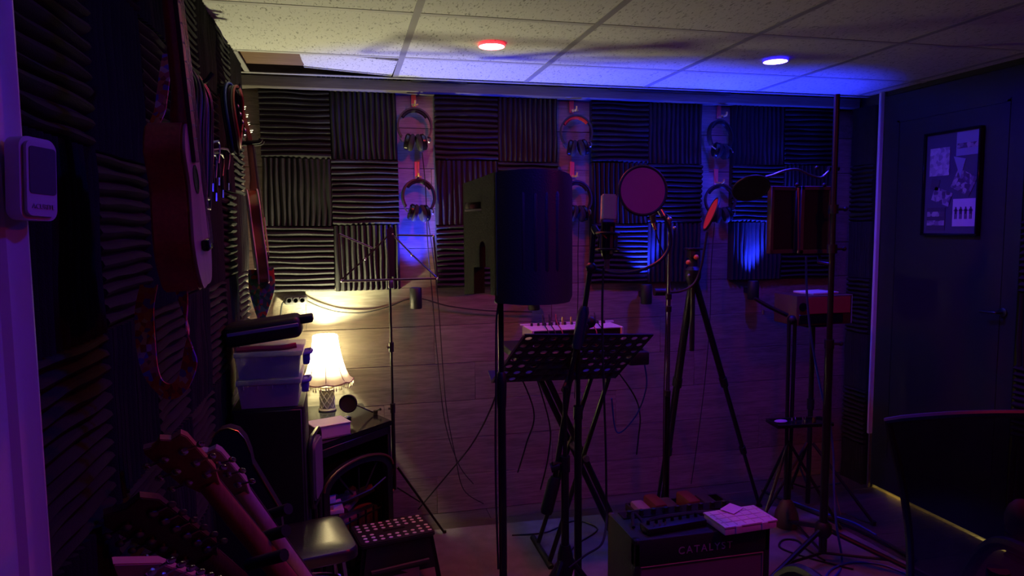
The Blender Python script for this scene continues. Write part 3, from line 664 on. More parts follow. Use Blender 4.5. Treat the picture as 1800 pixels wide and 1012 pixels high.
def ringprism(o, i_, z0, z1):
    n = len(o); vs = [MF @ V((x, y, z)) for z in (z0, z1) for ring in (o, i_) for (x, y) in ring]; fs = []
    for j in range(n):
        k = (j + 1) % n; fs += [(j, k, n + k, n + j), (2 * n + j, 3 * n + j, 3 * n + k, 2 * n + k), (j, 2 * n + j, 2 * n + k, k), (n + j, n + k, 3 * n + k, 3 * n + j)]
    return MB().add(vs, fs, False)
df = obj('door_frame', ringprism(o1, o2, -.002, .022), IRON, t)
obj('arch_moulding', MB().tube(SP([(x, -.024, z) for x, z in o1[2:]]), .005, 8), mat('dark_brass', (.35, .20, .10), .3, .8), t)
obj('mullion', MB().tube(SP([(Wd / 2 - .16, -.014, .36), (Wd / 2 - .08, -.014, .345), (Wd / 2 + .07, -.014, .345), (Wd / 2 + .16, -.014, .37)]), .0045, 6), IRON, df)
for xx in (-.09, 0, .09): obj('mullion', MB().tube(SP([(Wd / 2 + xx * .4, -.014, .36), (Wd / 2 + xx * 1.25, -.014, .46)]), .004, 6), IRON, df)
for k in range(9):
    a = SP([(.07 + k * .034 - .03, .10 + .03 * (k % 3), .245 + .020 * (k % 2)), (.07 + k * .034 + .055, .08 + .045 * ((k + 1) % 3), .265 + .018 * (k % 3))])
    obj('log', MB().tube([a[0], a[0].lerp(a[1], .5) + V((0, 0, .006)), a[1]], [.018, .023, .019], 8), mat('log_resin', (.28, .17, .12), .8, vary=.5, bump=1, bscale=60), t)
obj('ember_bed', SB((.04, .04, .11), (Wd - .04, .22, .235), .01), mat('ember_bed', (.16, .09, .07), .9, vary=.5, bump=1, bscale=90), t)
gr = MB()
obj('grate', SB((.035, .018, .225), (Wd - .035, .026, .233), .002), IRON, t)
for k in range(8): obj('grate_bar', SB((.055 + k * .046, .018, .180), (.062 + k * .046, .026, .250), .001), IRON, t)
obj('hearth_lip', SB((.0, -.035, .045), (Wd, .02, .07), .006), IRON, t)
obj('back_panel', SB((.02, .235, .07), (Wd - .02, .25, .55), .001), mat('stove_back_black', (.006, .006, .006), .9), t)  # even matt near-black back panel
for sx in (.03, Wd - .03):
    for sy in (.02, .24): obj('leg', MB().tube(SP([(sx, sy, .05), (sx, sy - .005, .025), (sx + (.01 if sx > .2 else -.01), sy - .01, 0)]), [.016, .012, .014], 8), IRON, t)
obj('hinge_knob', MB().cyl(S @ V((Wd - .045, -.022, .18)), S @ V((Wd - .02, -.05, .14)), .005, .006, 8), mat('pinkish_handle', (.6, .25, .3), .4), t, label='pale door handle')

# table lamp
LM = V((-.048, -.105, .600)); KL = 1.075
t = thing('table_lamp', 'small lit table lamp with bell shade and beaded fringe on the stove', 'lamp', LM)
Ml = Matrix.Translation(LM) @ Matrix.Diagonal((KL, KL, KL, 1))
obj('base', MB().lathe([(.036, 0), (.038, .006), (.030, .012), (.029, .085), (.034, .092), (.030, .098)], Ml, 24), mat('lamp_base', (.32, .27, .24), .5), t)
lat = MB()
for k in range(8):
    for s in (-1, 1): lat.tube([LM + KL * V((.0305 * math.cos(k * PI / 4 + s * u * 1.6), .0305 * math.sin(k * PI / 4 + s * u * 1.6), .012 + .073 * u)) for u in [i / 8 for i in range(9)]], .0022, 5, cap=False)
obj('lattice', lat, mat('lattice_silver', (.6, .56, .50), .4, .4), t)
obj('collar', MB().lathe([(.030, .098), (.031, .104), (.024, .114), (.023, .128), (.018, .136), (.018, .146), (.008, .150), (.008, .185)], Ml, 12), mat('lamp_glass', (.80, .72, .5), .15, spec=.8), t)
nseg = 8; rings = []
prof = [(.112, .128), (.096, .145), (.083, .170), (.072, .205), (.062, .245), (.055, .285), (.051, .322)]
for r, z in prof:
    ring_ = []
    for j in range(64):
        a = 2 * PI * j / 64; f = 1 - .045 * abs(math.sin(a * nseg / 2)) * 1; zz = z - (.008 * (abs(math.sin(a * nseg / 2)) - .5) if r > .11 else 0)
        ring_.append(LM + KL * V((r * f * math.cos(a), r * f * math.sin(a), zz)))
    rings.append(ring_ + [ring_[0]])
obj('lamp_shade', MB().sheet(rings), shade_mat(), t)
TR = mat('shade_trim', (.30, .14, .16), .7)
shd = bpy.data.objects['lamp_shade']
for k in range(nseg): a = 2 * PI * k / nseg; obj('rib', MB().tube([LM + KL * V((r * 1.006 * math.cos(a), r * 1.006 * math.sin(a), z)) for r, z in prof], .0016, 5), TR, shd)
obj('trim_band', MB().tube(rings[0][:-1], .003, 6, True), TR, shd)
obj('trim_band', MB().tube(rings[-1][:-1], .0018, 6, True), TR, shd)
BEAD = mat('bead', (.75, .68, .45), .15, spec=.8)
for k in range(40):
    p = rings[0][(k * 64) // 40]; q = V((p.x, p.y, p.z - .004))
    obj('bead_drop', MB().lathe([(.0006, 0), (.0012, -.006), (.0034, -.014), (.003, -.019), (.001, -.022)], Matrix.Translation(q), 8), BEAD, t)
obj('bulb', MB().ball(LM + V((0, 0, .262)), (.018, .018, .026), 14), mat('bulb', (1, .9, .7), .4, emit=(1, .86, .45), est=60), t)
l = bpy.data.lights.new('lamp_glow', 'POINT'); l.energy = LAMP_W; l.color = (1, .94, .52); l.shadow_soft_size = .020
o = bpy.data.objects.new('lamp_glow', l); C.objects.link(o); o.location = LM + V((0, 0, .312))

# things lying on the stove
bx = aZ(572, 735, .64); Rb = Matrix.Rotation(math.radians(-14), 4, 'Z')
def RB(c, size, rzdeg, b=.002): return MB().box(c, size, rz=math.radians(rzdeg), b=b, seg=1)
t = thing('thick_book', 'thick book with pale cover lying on the stove left of the mesh disc', 'book', (-.02, -.50, .600))
bc = V((-.035, -.505, .600))
obj('pages', RB(bc + V((0, 0, .028)), (.145, .105, .046), 22, .001), mat('pages', (.70, .55, .60), .8), t)
obj('cover', RB(bc + V((0, 0, .0535)), (.152, .112, .004), 22), mat('cover_pale', (.72, .70, .62), .5), t)
obj('cover', RB(bc + V((0, 0, .0025)), (.152, .112, .004), 22), mat('cover_dark', (.05, .04, .08), .5), t)
t = thing('pop_filter', 'small round black mesh disc on a short chrome gooseneck lying on the stove', 'pop filter', (.06, -.33, .600))
c = aD(612, 709, 3.03); Mn = frame(c, (0, 0, 1), (-.25, -1, .15))
obj('mesh_disc', MB().lathe([(.001, .001), (.034, .001), (.034, -.001), (.001, -.001)], Mn, 28), mat('mesh_dark', (.02, .02, .02), .6, bump=1, bscale=900), t)
obj('rim', MB().tube([Mn @ V((.036 * math.cos(a), .036 * math.sin(a), 0)) for a in [2 * PI * i / 28 for i in range(28)]], .0045, 8, True), BLACKP, t)
e = aZ(655, 724, .612)
obj('gooseneck', MB().tube(spline([c + V((.036, 0, -.01)), c.lerp(e, .6) + V((0, 0, .004)), e], 5), .0035, 8), CHROME, t)
obj('clamp', MB().box(e + V((.012, -.004, -.001)), (.02, .012, .020), b=.003).tube([e + V((.0, .0, 0)), e + V((.03, -.01, .012))], .003, 6).ball(e + V((.033, -.011, .013)), .006, 8), BLACKP, t)
t = thing('remote_control', 'tiny black remote with white keys on the stove edge', 'remote control', aZ(603, 734, .602))
rc = aZ(605, 735, .606); obj('case', MB().box(rc, (.06, .022, .010), rz=.4, b=.003), BLACKP, t)
for k in range(4): obj('key', MB().box(rc + V(((k - 1.5) * .011 * math.cos(.4), (k - 1.5) * .011 * math.sin(.4), .0058)), (.007, .009, .003), rz=.4, b=.001), WHITEP, t)

# grey padded chair back between cabinet and stove
t = thing('padded_backrest', 'grey padded folding seat back with black rim between cabinet and stove', 'chair', (-.055, -.80, 0))
Mp = frame((-.078, -.80, .55), (.35, -1, 0), (1, .35, 0)) @ Matrix.Rotation(0, 4, 'Z')
def rrect(a, b, r, n=5):
    out = []
    for cx, cy, s in ((a - r, b - r, 0), (-a + r, b - r, 1), (-a + r, -b + r, 2), (a - r, -b + r, 3)):
        for i in range(n + 1): th = PI / 2 * (s + i / n); out.append((cx + r * math.cos(th), cy + r * math.sin(th)))
    return out
MpR = frame((-.074, -.83, .58), (0, -1, 0), (1, -.14, 0))
obj('pad', MB().prism(rrect(.075, .105, .03), MpR, -.012, .014, b=.006), mat('grey_vinyl', (.16, .14, .17), .5), t)
obj('frame', MB().tube([MpR @ V((x, y, 0)) for x, y in rrect(.092, .125, .04)], .009, 8, True), BLACK, t)
for s in (-1, 1): obj('leg', MB().tube([MpR @ V((s * .09, -.10, 0)), V((-.072, -.80 + s * .095, 0))], .009, 8), BLACK, t)
# papers on a crate behind the seat
CP = aZ(566, 893, .31)
t = thing('crate', 'low black crate under the white papers by the stove', 'crate', (CP.x, CP.y, 0))
cr = MB().bb((CP.x - .065, CP.y - .07, .0), (CP.x + .065, CP.y + .07, .300), .006)
obj('body', cr, BLACKP, t)
for k in range(3): obj('slat', MB().bb((CP.x - .068, CP.y - .074, .05 + k * .085), (CP.x + .068, CP.y - .068, .105 + k * .085), .002, 1), BLACKP, t)
tag(obj('paper_stack', MB().box((CP.x + .005, CP.y, .309), (.15, .12, .016), rz=.12, b=.001), PAPER), 'stack of white papers on the low black crate', 'papers')
tag(obj('booklet', MB().box((CP.x - .012, CP.y + .005, .330), (.125, .10, .024), rz=-.08, b=.002), mat('booklet_cover', (.70, .66, .72), .6)), 'white booklet lying on top of the white papers', 'booklet')

# folding step stool with white grip dots
def quadpt(c, u, v): return c[0].lerp(c[1], u).lerp(c[3].lerp(c[2], u), v)
z = .23; e1 = V((.277, .055, 0)).normalized(); e2 = V((e1.y, -e1.x, 0)); O = V((.045, -.565, 0))
SS = Matrix.Translation(O) @ Matrix((e1, -e2, V((0, 0, 1)))).transposed().to_4x4()
t = thing('step_stool', 'black folding step stool with white grip dots beside the round-cornered seat', 'step stool', SS @ V((.14, -.08, 0)))
SSM = mat('stool_plastic', (.022, .022, .020), .45)
obj('top', MB().prism([(p[0] + .145, p[1] - .085) for p in rrect(.150, .098, .018)], SS, .212, .230, b=.004), SSM, t)
obj('handle_slot', MB().prism([(p[0] + .150, p[1] - .088) for p in rrect(.045, .008, .007)], SS, .2295, .2308), mat('slot', (.002, .002, .002), .9), t)
DOT = mat('grip_dot', (.88, .87, .90), .5)
dm = MB().lathe([(.0072, 0), (.0072, .0012), (.006, .0018)], Matrix.Identity(4), 12).mesh('grip_dot', DOT)
for i in range(9):
    for j in range(6):
        if j in (2, 3) and False: continue
        x = .020 + i * .0315 + (.006 if j > 2 else 0); y = -.010 - j * .0265 - (.018 if j > 2 else 0) + .004
        if j == 3 and 2 <= i <= 6: continue
        o = bpy.data.objects.new('grip_dot', dm); C.objects.link(o); o.parent = t; o.location = SS @ V((x, y, .230)) - t.location; o.scale = (1.15, .95, 1)
for sx in (0, 1):
    x0 = .005 + sx * .265; dx = (-.03, .03)[sx]
    for sy in (0, 1):
        y0 = .0 - sy * .165; dy = (.02, -.02)[sy]
        m_ = MB().add([SS @ V(p) for p in ((x0, y0, .213), (x0 + .018, y0, .213), (x0 + .018, y0 - .02 + sy * .02, .213), (x0, y0 - .02 + sy * .02, .213), (x0 + dx, y0 + dy, 0), (x0 + dx + .02, y0 + dy, 0), (x0 + dx + .02, y0 + dy - .03 + sy * .03, 0), (x0 + dx, y0 + dy - .03 + sy * .03, 0))], [(0, 1, 2, 3), (4, 7, 6, 5), (0, 4, 5, 1), (1, 5, 6, 2), (2, 6, 7, 3), (3, 7, 4, 0)], False)
        obj('leg', m_, SSM, t)
for y0, dy in ((.004, .012), (-.172, -.012)):
    obj('side_panel', MB().add([SS @ V(p) for p in ((.02, y0, .21), (.27, y0, .21), (.29, y0 + dy, .09), (.0, y0 + dy, .09), (.02, y0 - .006, .21), (.27, y0 - .006, .21), (.29, y0 + dy - .006, .09), (.0, y0 + dy - .006, .09))], [(0, 1, 2, 3), (7, 6, 5, 4), (0, 4, 5, 1), (1, 5, 6, 2), (2, 6, 7, 3), (3, 7, 4, 0)], False), SSM, t)
obj('fold_bar', MB().tube([SS @ V((.03, -.195, .12)), SS @ V((.26, -.195, .125))], .010, 8), SSM, t)
tag(obj('envelope', MB().box((.215, -.72, .075), (.17, .006, .06), rz=.15, b=.001), mat('mauve_paper', (.40, .28, .42), .7)), 'mauve envelope leaning in the gap below the step stool top', 'envelope')

# round-cornered stool seat
t = thing('stool', 'low stool with rounded glossy black vinyl seat and chrome foot ring', 'stool', (-.075, -1.115, 0))
Ms = Matrix.Translation((-.085, -1.115, 0)) @ Matrix.Rotation(math.radians(12), 4, 'Z')
VIN = mat('black_vinyl', (.014, .014, .012), .32, spec=1., bump=.25, bscale=260, coat=.8); VIN.node_tree.nodes['Principled BSDF'].inputs['Coat Roughness'].default_value = .26
seatp = []
for (k, zz) in ((.016, .405), (.0, .415), (0, .438), (.006, .447), (.030, .4535), (.07, .4555)):
    seatp.append([Ms @ V((x, y, zz)) for x, y in rrect(.128 - k, .148 - k, max(.012, .045 - k * .6), 7)]); seatp[-1].append(seatp[-1][0])
sm_ = MB().sheet(seatp); n_ = len(seatp[0]) - 1
sm_.add([p for p in seatp[-1][:-1]], [tuple(range(n_))]); sm_.add([p for p in seatp[0][:-1]], [tuple(range(n_))[::-1]])
obj('seat', sm_, VIN, t)
for sx in (-1, 1):
    for sy in (-1, 1): obj('leg', MB().tube([Ms @ V((sx * .08, sy * .09, .41)), Ms @ V((sx * .12, sy * .13, 0))], .010, 8), CHROME if sx > 0 else BLACK, t)
obj('foot_ring', MB().tube([Ms @ V((.135 * math.cos(a), .14 * math.sin(a), .255)) for a in [2 * PI * i / 36 for i in range(36)]], .007, 8, True), CHROME, t)

# dark gig bag with a gold edge behind the rack guitars
pp = [(366, 1010), (362, 860), (366, 790), (374, 768), (386, 756), (401, 752), (418, 757), (431, 772), (440, 795), (444, 815), (493, 897), (520, 1010)]
Y0 = -1.20
fr_ = [P(x, y, Y0) for x, y in pp]; bk_ = [p + V((0, .05, 0)) for p in fr_]
for q in (fr_, bk_):
    q[0].z = 0; q[-1].z = 0
n_ = len(fr_); gb = MB().add(fr_ + bk_, [tuple(range(n_)), tuple(range(n_, 2 * n_))[::-1]] + [(i, n_ + i, n_ + (i + 1) % n_, (i + 1) % n_) for i in range(n_)], False)
t = thing('gig_bag', 'dark gig bag with thin gold edge standing behind the headstocks', 'gig bag', (fr_[0] + fr_[-1]) / 2)
obj('bag', gb, mat('bag_cloth', (.013, .011, .018), .85), t)
obj('gold_piping', MB().tube([fr_[i] + V((0, -.002, 0)) for i in range(2, 9)], .0016, 6), GOLD, t)
obj('gold_piping', MB().tube([fr_[9] + V((.002, -.003, 0)), fr_[10] + V((.002, -.003, 0))], .0022, 6), GOLD, t)

# rack of guitars, seen from behind
def rackM(tip, q, total, roll=0.):
    y = (tip - q).normalized(); z = (FW + RT * roll); z = (z - y * z.dot(y)).normalized(); x = y.cross(z)
    return Matrix.Translation(tip - y * total) @ Matrix((x, y, z)).transposed().to_4x4()
H_AC = [(-.020, 0), (.020, 0), (.026, .02), (.035, .045), (.039, .150), (.034, .163), (.014, .158), (0, .170), (-.014, .158), (-.034, .163), (-.039, .150), (-.035, .045), (-.026, .02)]
T6 = [(s * .018, .045 + k * .040, s) for s in (-1, 1) for k in range(3)]
tot = .48 + .36 + .17
instrument('acoustic_guitar', 'brown acoustic guitar in the rack, its headstock back the largest and highest', 'guitar', rackM(D(283, 746, 1.25), D(498, 1012, 1.52), tot, -.1), .48, .195, .125, .145, .10, .36, .045, H_AC, NATW, MAPLE, NATW, NATW, T6)
instrument('guitar_pale', 'pale guitar right of the brown one, headstock partly hidden, purple-lit neck', 'guitar', rackM(D(362, 776, 1.42), D(530, 1012, 1.66), .40 + .52 + .155, .1), .40, .140, .115, .120, .045, .52, .046, H_AC, mat('pale_lacquer', (.6, .5, .45), .3), mat('pale_lacquer', (.6, .5, .45), .3), PALEM, PALEM, T6, hole=False).name = 'electric_guitar'
H12 = [(-.020, 0), (.020, 0), (.028, .02), (.040, .04), (.046, .235), (.030, .262), (0, .252), (-.030, .262), (-.046, .235), (-.040, .04), (-.028, .02)]
T12 = [(s * .022, .045 + k * .034, s) for s in (-1, 1) for k in range(6)]
g12 = instrument('acoustic_guitar', 'dark twelve-string guitar in the rack, long headstock with many tuners', 'guitar', rackM(D(214, 846, 1.14), D(402, 1012, 1.36), .48 + .36 + .26, -.15), .48, .195, .125, .145, .10, .36, .052, H12, DARKW, DARKW, DARKW, DARKW, T12, 12, binding=None, tm=mat('aged_nickel', (.20, .19, .20), .35, 1.))
H_EL = [(-x_, y_) for x_, y_ in [(-.021, 0), (.021, 0), (.030, .02), (.034, .03), (.030, .17), (-.002, .235), (-.022, .19), (-.026, .05), (-.024, .02)]][::-1]
TE = [(-.018 + .001 * k, .035 + k * .027, -1) for k in range(6)]
instrument('guitar_low', 'pinkish electric guitar lowest in the rack with pointed headstock, tuners in one line', 'guitar', rackM(D(205, 948, 1.02), D(395, 1070, 1.24), .42 + .40 + .22, -.2), .42, .160, .12, .135, .045, .40, .045, H_EL, mat('red_lacquer', (.4, .05, .04), .25), mat('red_lacquer', (.4, .05, .04), .25), PALEM, mat('pink_wood', (.62, .30, .26), .35), TE, hole=False).name = 'electric_guitar'
t = thing('guitar_rack', 'black guitar rack with padded arms between the leaning necks', 'guitar stand', (0.02, -1.75, 0))
for (a, b, d) in (((463, 944), (503, 932), 1.50), ((437, 992), (500, 975), 1.42), ((470, 906), (507, 894), 1.60)):
    pa, pb = D(*a, d), D(*b, d - .04); obj('padded_arm', MB().tube([pa, pb], .0125, 10), BLACKR, t)
ra = D(440, 1000, 1.56); rb = D(475, 905, 1.70)
obj('cross_bar', MB().tube([V((-.20, -1.93, .42)), V((.04, -1.55, .42))], .011, 8), BLACK, t)
for p in (V((-.20, -1.93, .42)), V((.04, -1.55, .42))): obj('upright', MB().tube([p, V((p.x - .02, p.y - .02, 0))], .011, 8), BLACK, t)
obj('base_rail', MB().tube([V((-.22, -1.95, .012)), V((.04, -1.52, .012))], .012, 8), BLACK, t)

# ================================================================== stands and microphones
def tripod(t, hub, r, foot, angs, m=BLACK, brace=None, rad=.008, feet=True):
    """legs from the hub height down to the floor"""
    for a in angs:
        f = V((foot * math.cos(a), foot * math.sin(a), 0)); top = V((0, 0, hub)) ; b = V((hubxy[0], hubxy[1], 0))
        o = obj('leg', MB().tube([b + top + f.normalized() * .015, b + f + V((0, 0, rad))], rad, 8), m, t)
        if feet: obj('rubber_foot', MB().cyl(b + f * .985 + V((0, 0, 0)), b + f * 1.0 + V((0, 0, .022)), rad * 1.5, rad * 1.4, 8), BLACKR, o)
        if brace is not None: obj('brace', MB().tube([b + V((0, 0, brace)) + f.normalized() * .012, b + f * .5 + V((0, 0, hub * .5))], rad * .6, 6), m, t)
# --- wire music stand near the wall
y = -.27; px_ = P(690, 700, y); hubxy = (px_.x, y)
t = thing('music_stand', 'folding wire music stand with open frame in front of the left foam', 'music stand', (px_.x, y, 0))
WIRE = mat('wire_bronze', (.10, .08, .09), .3, .8)
def wire(pts, r=.0042, name='frame_bar', m=None): return obj(name, MB().tube([P(a, b, y) for a, b in pts], r, 6), m or WIRE, t)
wire([(598, 494), (770, 489)], .0055); wire([(596, 411), (601, 494)]); wire([(762, 414), (769, 489)]); wire([(698, 413), (762, 414)]); wire([(596, 411), (655, 436)]); wire([(600, 492), (655, 442), (682, 414)]); wire([(692, 414), (725, 448), (768, 488)])
obj('centre_plate', MB().prism([(P(a, b, y).x, P(a, b, y).z) for a, b in ((679, 404), (687, 398), (692, 404), (694, 486), (684, 486))][::-1], Matrix.Translation((0, y - .004, 0)) @ Matrix.Rotation(PI / 2, 4, 'X'), -.003, .003), WIRE, t)
for a, b in ((600, 493), (769, 489), (690, 412), (762, 414), (724, 448), (642, 455)): obj('rivet', MB().ball(P(a, b, y - .004), .006, 8), STEEL, t)
obj('clamp', MB().box(P(687, 499, y), (.022, .024, .035), b=.004), STEEL, t)
pt = lambda py: V((hubxy[0], y, P(690, py, y).z))
obj('upper_pole', MB().tube([pt(505), pt(720)], .0055, 10), BLACK, t); obj('lower_pole', MB().tube([pt(715), pt(860)], .0085, 10), BLACK, t)
for py in (610, 717): obj('clutch', MB().tube([pt(py - 8), pt(py + 8)], .0115, 10).tube([pt(py), pt(py) + V((-.02, -.004, 0))], .005, 6), BLACKP, t)
tripod(t, P(690, 822, y).z, 0, .235, [math.radians(a) for a in (12, 135, 245)], brace=P(690, 858, y).z, rad=.0055)
# --- isolation shield
dS = 1.72
ctr = [(817, 1.90), (829, 1.87), (842, 1.84), (856, 1.81), (869, 1.775), (884, 1.745), (900, 1.725), (920, 1.71), (940, 1.705), (960, 1.71), (978, 1.725), (992, 1.75), (1001, 1.78), (1006, 1.82)]
out_ = []
for px, d in ctr: p = D(px, 400, d); out_.append(V((p.x, p.y, 0)))
cen = sum(out_, V()) / len(out_); cen += V((.05, .12, 0))
inn = []
for i, p in enumerate(out_):
    d = (out_[min(i + 1, len(out_) - 1)] - out_[max(i - 1, 0)]).normalized(); nrm = V((-d.y, d.x, 0)); inn.append(p + nrm * .035)
zt = [1.550, 1.553, 1.556, 1.558, 1.560, 1.562, 1.563, 1.564, 1.564, 1.563, 1.562, 1.560, 1.556, 1.548]; zb0 = 1.238
zt = [v + .006 for v in zt]
t = thing('isolation_shield', 'big curved black microphone isolation shield with grooves on a stand', 'isolation shield', (out_[5].x + .02, out_[5].y + .05, zb0))
# wing (first five columns) has a keyhole notch, built as stacked strips
def shell(cols_, z0f, z1f, mb):
    n = len(cols_); vs = []
    for i in cols_: vs += [out_[i] + V((0, 0, z0f(i))), out_[i] + V((0, 0, z1f(i))), inn[i] + V((0, 0, z1f(i) - .004)), inn[i] + V((0, 0, z0f(i)))]
    fs = []
    for k in range(n - 1):
        for j in range(4): fs.append((k * 4 + j, k * 4 + (j + 1) % 4, (k + 1) * 4 + (j + 1) % 4, (k + 1) * 4 + j))
    fs += [(3, 2, 1, 0), tuple((n - 1) * 4 + j for j in range(4))]
    mb.add(vs, fs)
zP = lambda px, py, d: D(px, py, d).z
wing = MB()
def insp(px, d):
    p = D(px, 400, d); return V((p.x, p.y, 0))
wc = [815, 821, 828, 834, 840, 843, 846, 849, 852, 855, 860, 866, 872]
wo = []; dd = []
for px in wc:
    d = 1.905 - (px - 815) * (1.905 - 1.765) / 57; dd.append(d); wo.append(insp(px, d))
dirw = (wo[-1] - wo[0]).normalized(); nw = V((-dirw.y, dirw.x, 0)) * .035
def cut(px):
    if px <= 833: return 517 - (3 if px < 818 else 0)
    if 834 <= px <= 860:
        if 843 <= px <= 852: return 424 + (abs(px - 847.5) / 4.5) ** 2 * 8
        return 469
    return 519
vs = []
for i, px in enumerate(wc):
    zb = zP(px, cut(px), dd[i]); ztp = 1.556 + .001 * i; vs += [wo[i] + V((0, 0, zb)), wo[i] + V((0, 0, ztp)), wo[i] + nw + V((0, 0, ztp - .004)), wo[i] + nw + V((0, 0, zb))]
# use step columns so the notch has upright sides
cols2 = []
edges = [(815, 519), (818, 518), (832, 517), (832.01, 470), (842.5, 470), (842.51, 434), (844.5, 426), (847.5, 423.5), (850.5, 426), (852.5, 434), (852.51, 470), (861, 470), (861.01, 519), (872, 520)]
vs = []
for px, cy in edges:
    d = 2.05 - (px - 815) * (2.05 - 1.765) / 57; b = insp(px, d); zb = zP(px, cy, d); ztp = 1.557 + (px - 815) / 57 * .012
    vs += [b + V((0, 0, zb)), b + V((0, 0, ztp)), b + nw + V((0, 0, ztp - .004)), b + nw + V((0, 0, zb))]
fs = []; n = len(edges)
for k in range(n - 1):
    for j in range(4): fs.append((k * 4 + j, k * 4 + (j + 1) % 4, (k + 1) * 4 + (j + 1) % 4, (k + 1) * 4 + j))
fs += [(3, 2, 1, 0), tuple((n - 1) * 4 + j for j in range(4))]
wing.add(vs, fs, False); obj('side_wing', wing, TEXB, t, label='fuzzy-textured side wing with a keyhole notch')
sh = MB(); ii = list(range(4, 14)); shell(ii, lambda i: zb0 + (.012 if i == 13 else 0), lambda i: zt[i], sh)
SHB = mat('shield_shell', (.045, .045, .050), .42, bump=.3, bscale=250)
obj('back_shell', sh, SHB, t)
for gxp, gy0, gy1 in ((920, 335, 478), (941, 338, 480), (961, 337, 480), (979, 336, 478)):
    k = min(range(len(ctr)), key=lambda i: abs(ctr[i][0] - gxp)); d = ctr[k][1] - .004
    a, b = D(gxp, gy0, d), D(gxp, gy1, d); b = V((a.x, a.y, b.z)); obj('groove_rib', MB().tube([a, a.lerp(b, .03), a.lerp(b, .97), b], [.002, .0055, .0055, .002], 6), SHB, t)
bd = D(843, 367, 1.905); dw = V((dirw.x, dirw.y, 0)); nn = nw.normalized() * (-1 if nw.dot(CAM - bd) < 0 else 1) * 2
obj('badge', MB().box((0, 0, 0), (.150, .003, .018), b=.001).xf(Matrix.Translation(bd + V((0, 0, .010)) + nn * .001) @ Matrix.Rotation(math.atan2(dw.y, dw.x), 4, 'Z')), SHINY, t)
obj('badge_bar', MB().box((0, 0, 0), (.150, .006, .0055), b=.001).xf(Matrix.Translation(bd + V((0, 0, -.003)) + nn * .001) @ Matrix.Rotation(math.atan2(dw.y, dw.x), 4, 'Z')), WHITEP, t, label='pale underline bar')
sp0 = D(880, 520, 1.80); SX = (sp0.x, sp0.y); hubxy = SX
t = thing('microphone_stand', 'straight black stand carrying the curved isolation shield', 'stand', (SX[0], SX[1], 0))
zz = lambda py: D(882, py, 1.80).z
obj('upper_pole', MB().tube([V((*SX, 1.243)), V((*SX, zz(700)))], .0072, 12), BLACK, t)
obj('lower_pole', MB().tube([V((*SX, zz(690))), V((*SX, .09))], .0105, 12), BLACK, t)
obj('clutch', MB().lathe([(.011, -.045), (.0125, -.03), (.014, .02), (.012, .045), (.008, .05)], Matrix.Translation((*SX, zz(690))), 14), BLACKP, t)
obj('mount_plate', MB().box((SX[0] + .004, SX[1] + .004, 1.240), (.034, .034, .012), b=.004), BLACK, t)
tripod(t, .12, 0, .30, [math.radians(a) for a in (20, 140, 260)], rad=.009)
ch = D(873, 560, 1.80); cable('stand_cable', [D(879, 520, 1.79), D(873, 560, 1.79), D(872, 620, 1.79), D(872, 680, 1.79), D(871, 760, 1.79), D(872, 870, 1.79), D(876, 1000, 1.79)], .0026, 'thin dark cable running down beside the isolation shield stand')
# --- perforated music desk on its stand
tl = D(922, 588, 2.10); tr = D(1148, 588, 2.35); bl = D(864, 672, 2.263); br = bl + (tr - tl); du = (tr - tl); dv = (bl - tl); nrm = du.cross(dv).normalized()
if nrm.y < 0: nrm = -nrm
t = thing('music_desk', 'black perforated music desk with rows of oval holes on a tripod stand', 'music stand', (0, 0, 0))
NU, NV = 11, 7; pan = MB(); ring_n = 10
hub_c = D(993, 700, 2.19); t.location = V((hub_c.x, hub_c.y, 0))
for i in range(NU):
    for j in range(NV):
        u0, u1, v0, v1 = i / NU, (i + 1) / NU, j / NV, (j + 1) / NV; sh_ = 0
        solid = (j == NV - 1 and i > 1) or (j >= 4 and 3 <= i <= 6)
        cn = [tl + du * a + dv * b for a, b in ((u0, v0), (u1, v0), (u1, v1), (u0, v1))]
        if solid: pan.add(cn, [(0, 1, 2, 3)], False); continue
        uc, vc = (u0 + u1) / 2, (v0 + v1) / 2; per = []
        for k in range(12):
            a = 2 * PI * (k + .5) / 12; cx, cy = math.cos(a), math.sin(a); s = max(abs(cx), abs(cy)); per.append((uc + cx / s * (u1 - u0) / 2, vc + cy / s * (v1 - v0) / 2))
        per2 = []
        # outer boundary through the four corners
        quad = [(u1, vc), (u1, v1), (uc, v1), (u0, v1), (u0, vc), (u0, v0), (uc, v0), (u1, v0)]
        ins = [(uc + math.cos(2 * PI * k / 8) * (u1 - u0) * .27, vc + math.sin(2 * PI * k / 8) * (v1 - v0) * .24) for k in range(8)]
        vs = [tl + du * a + dv * b for a, b in quad + ins]; pan.add(vs, [(k, (k + 1) % 8, 8 + (k + 1) % 8, 8 + k) for k in range(8)], False)
DK = mat('desk_enamel', (.010, .010, .012), .45)
o = obj('desk_panel', pan, DK, t); md = o.modifiers.new('thick', 'SOLIDIFY'); md.thickness = .0016
obj('edge', MB().tube([tl, tl.lerp(bl, .5), bl], .0035, 6), mat('desk_edge_lit', (.35, .34, .30), .35), t, label='left edge painted pale as if lit')  # light on the left edge is put into a paler material
obj('edge', MB().tube([tl, tr], .003, 6), DK, t); obj('edge', MB().tube([tr, br], .003, 6), DK, t)
obj('ledge', MB().add([bl + nrm * 0, br, br - dv.normalized() * 0 + nrm * .045, bl + nrm * .045, bl - dv * .012, br - dv * .012, br - dv * .012 + nrm * .045, bl - dv * .012 + nrm * .045], [(0, 1, 2, 3), (7, 6, 5, 4), (0, 4, 5, 1), (1, 5, 6, 2), (2, 6, 7, 3), (3, 7, 4, 0)], False), DK, t)
hubxy = (hub_c.x, hub_c.y); mid = tl + du * .5 + dv * .6
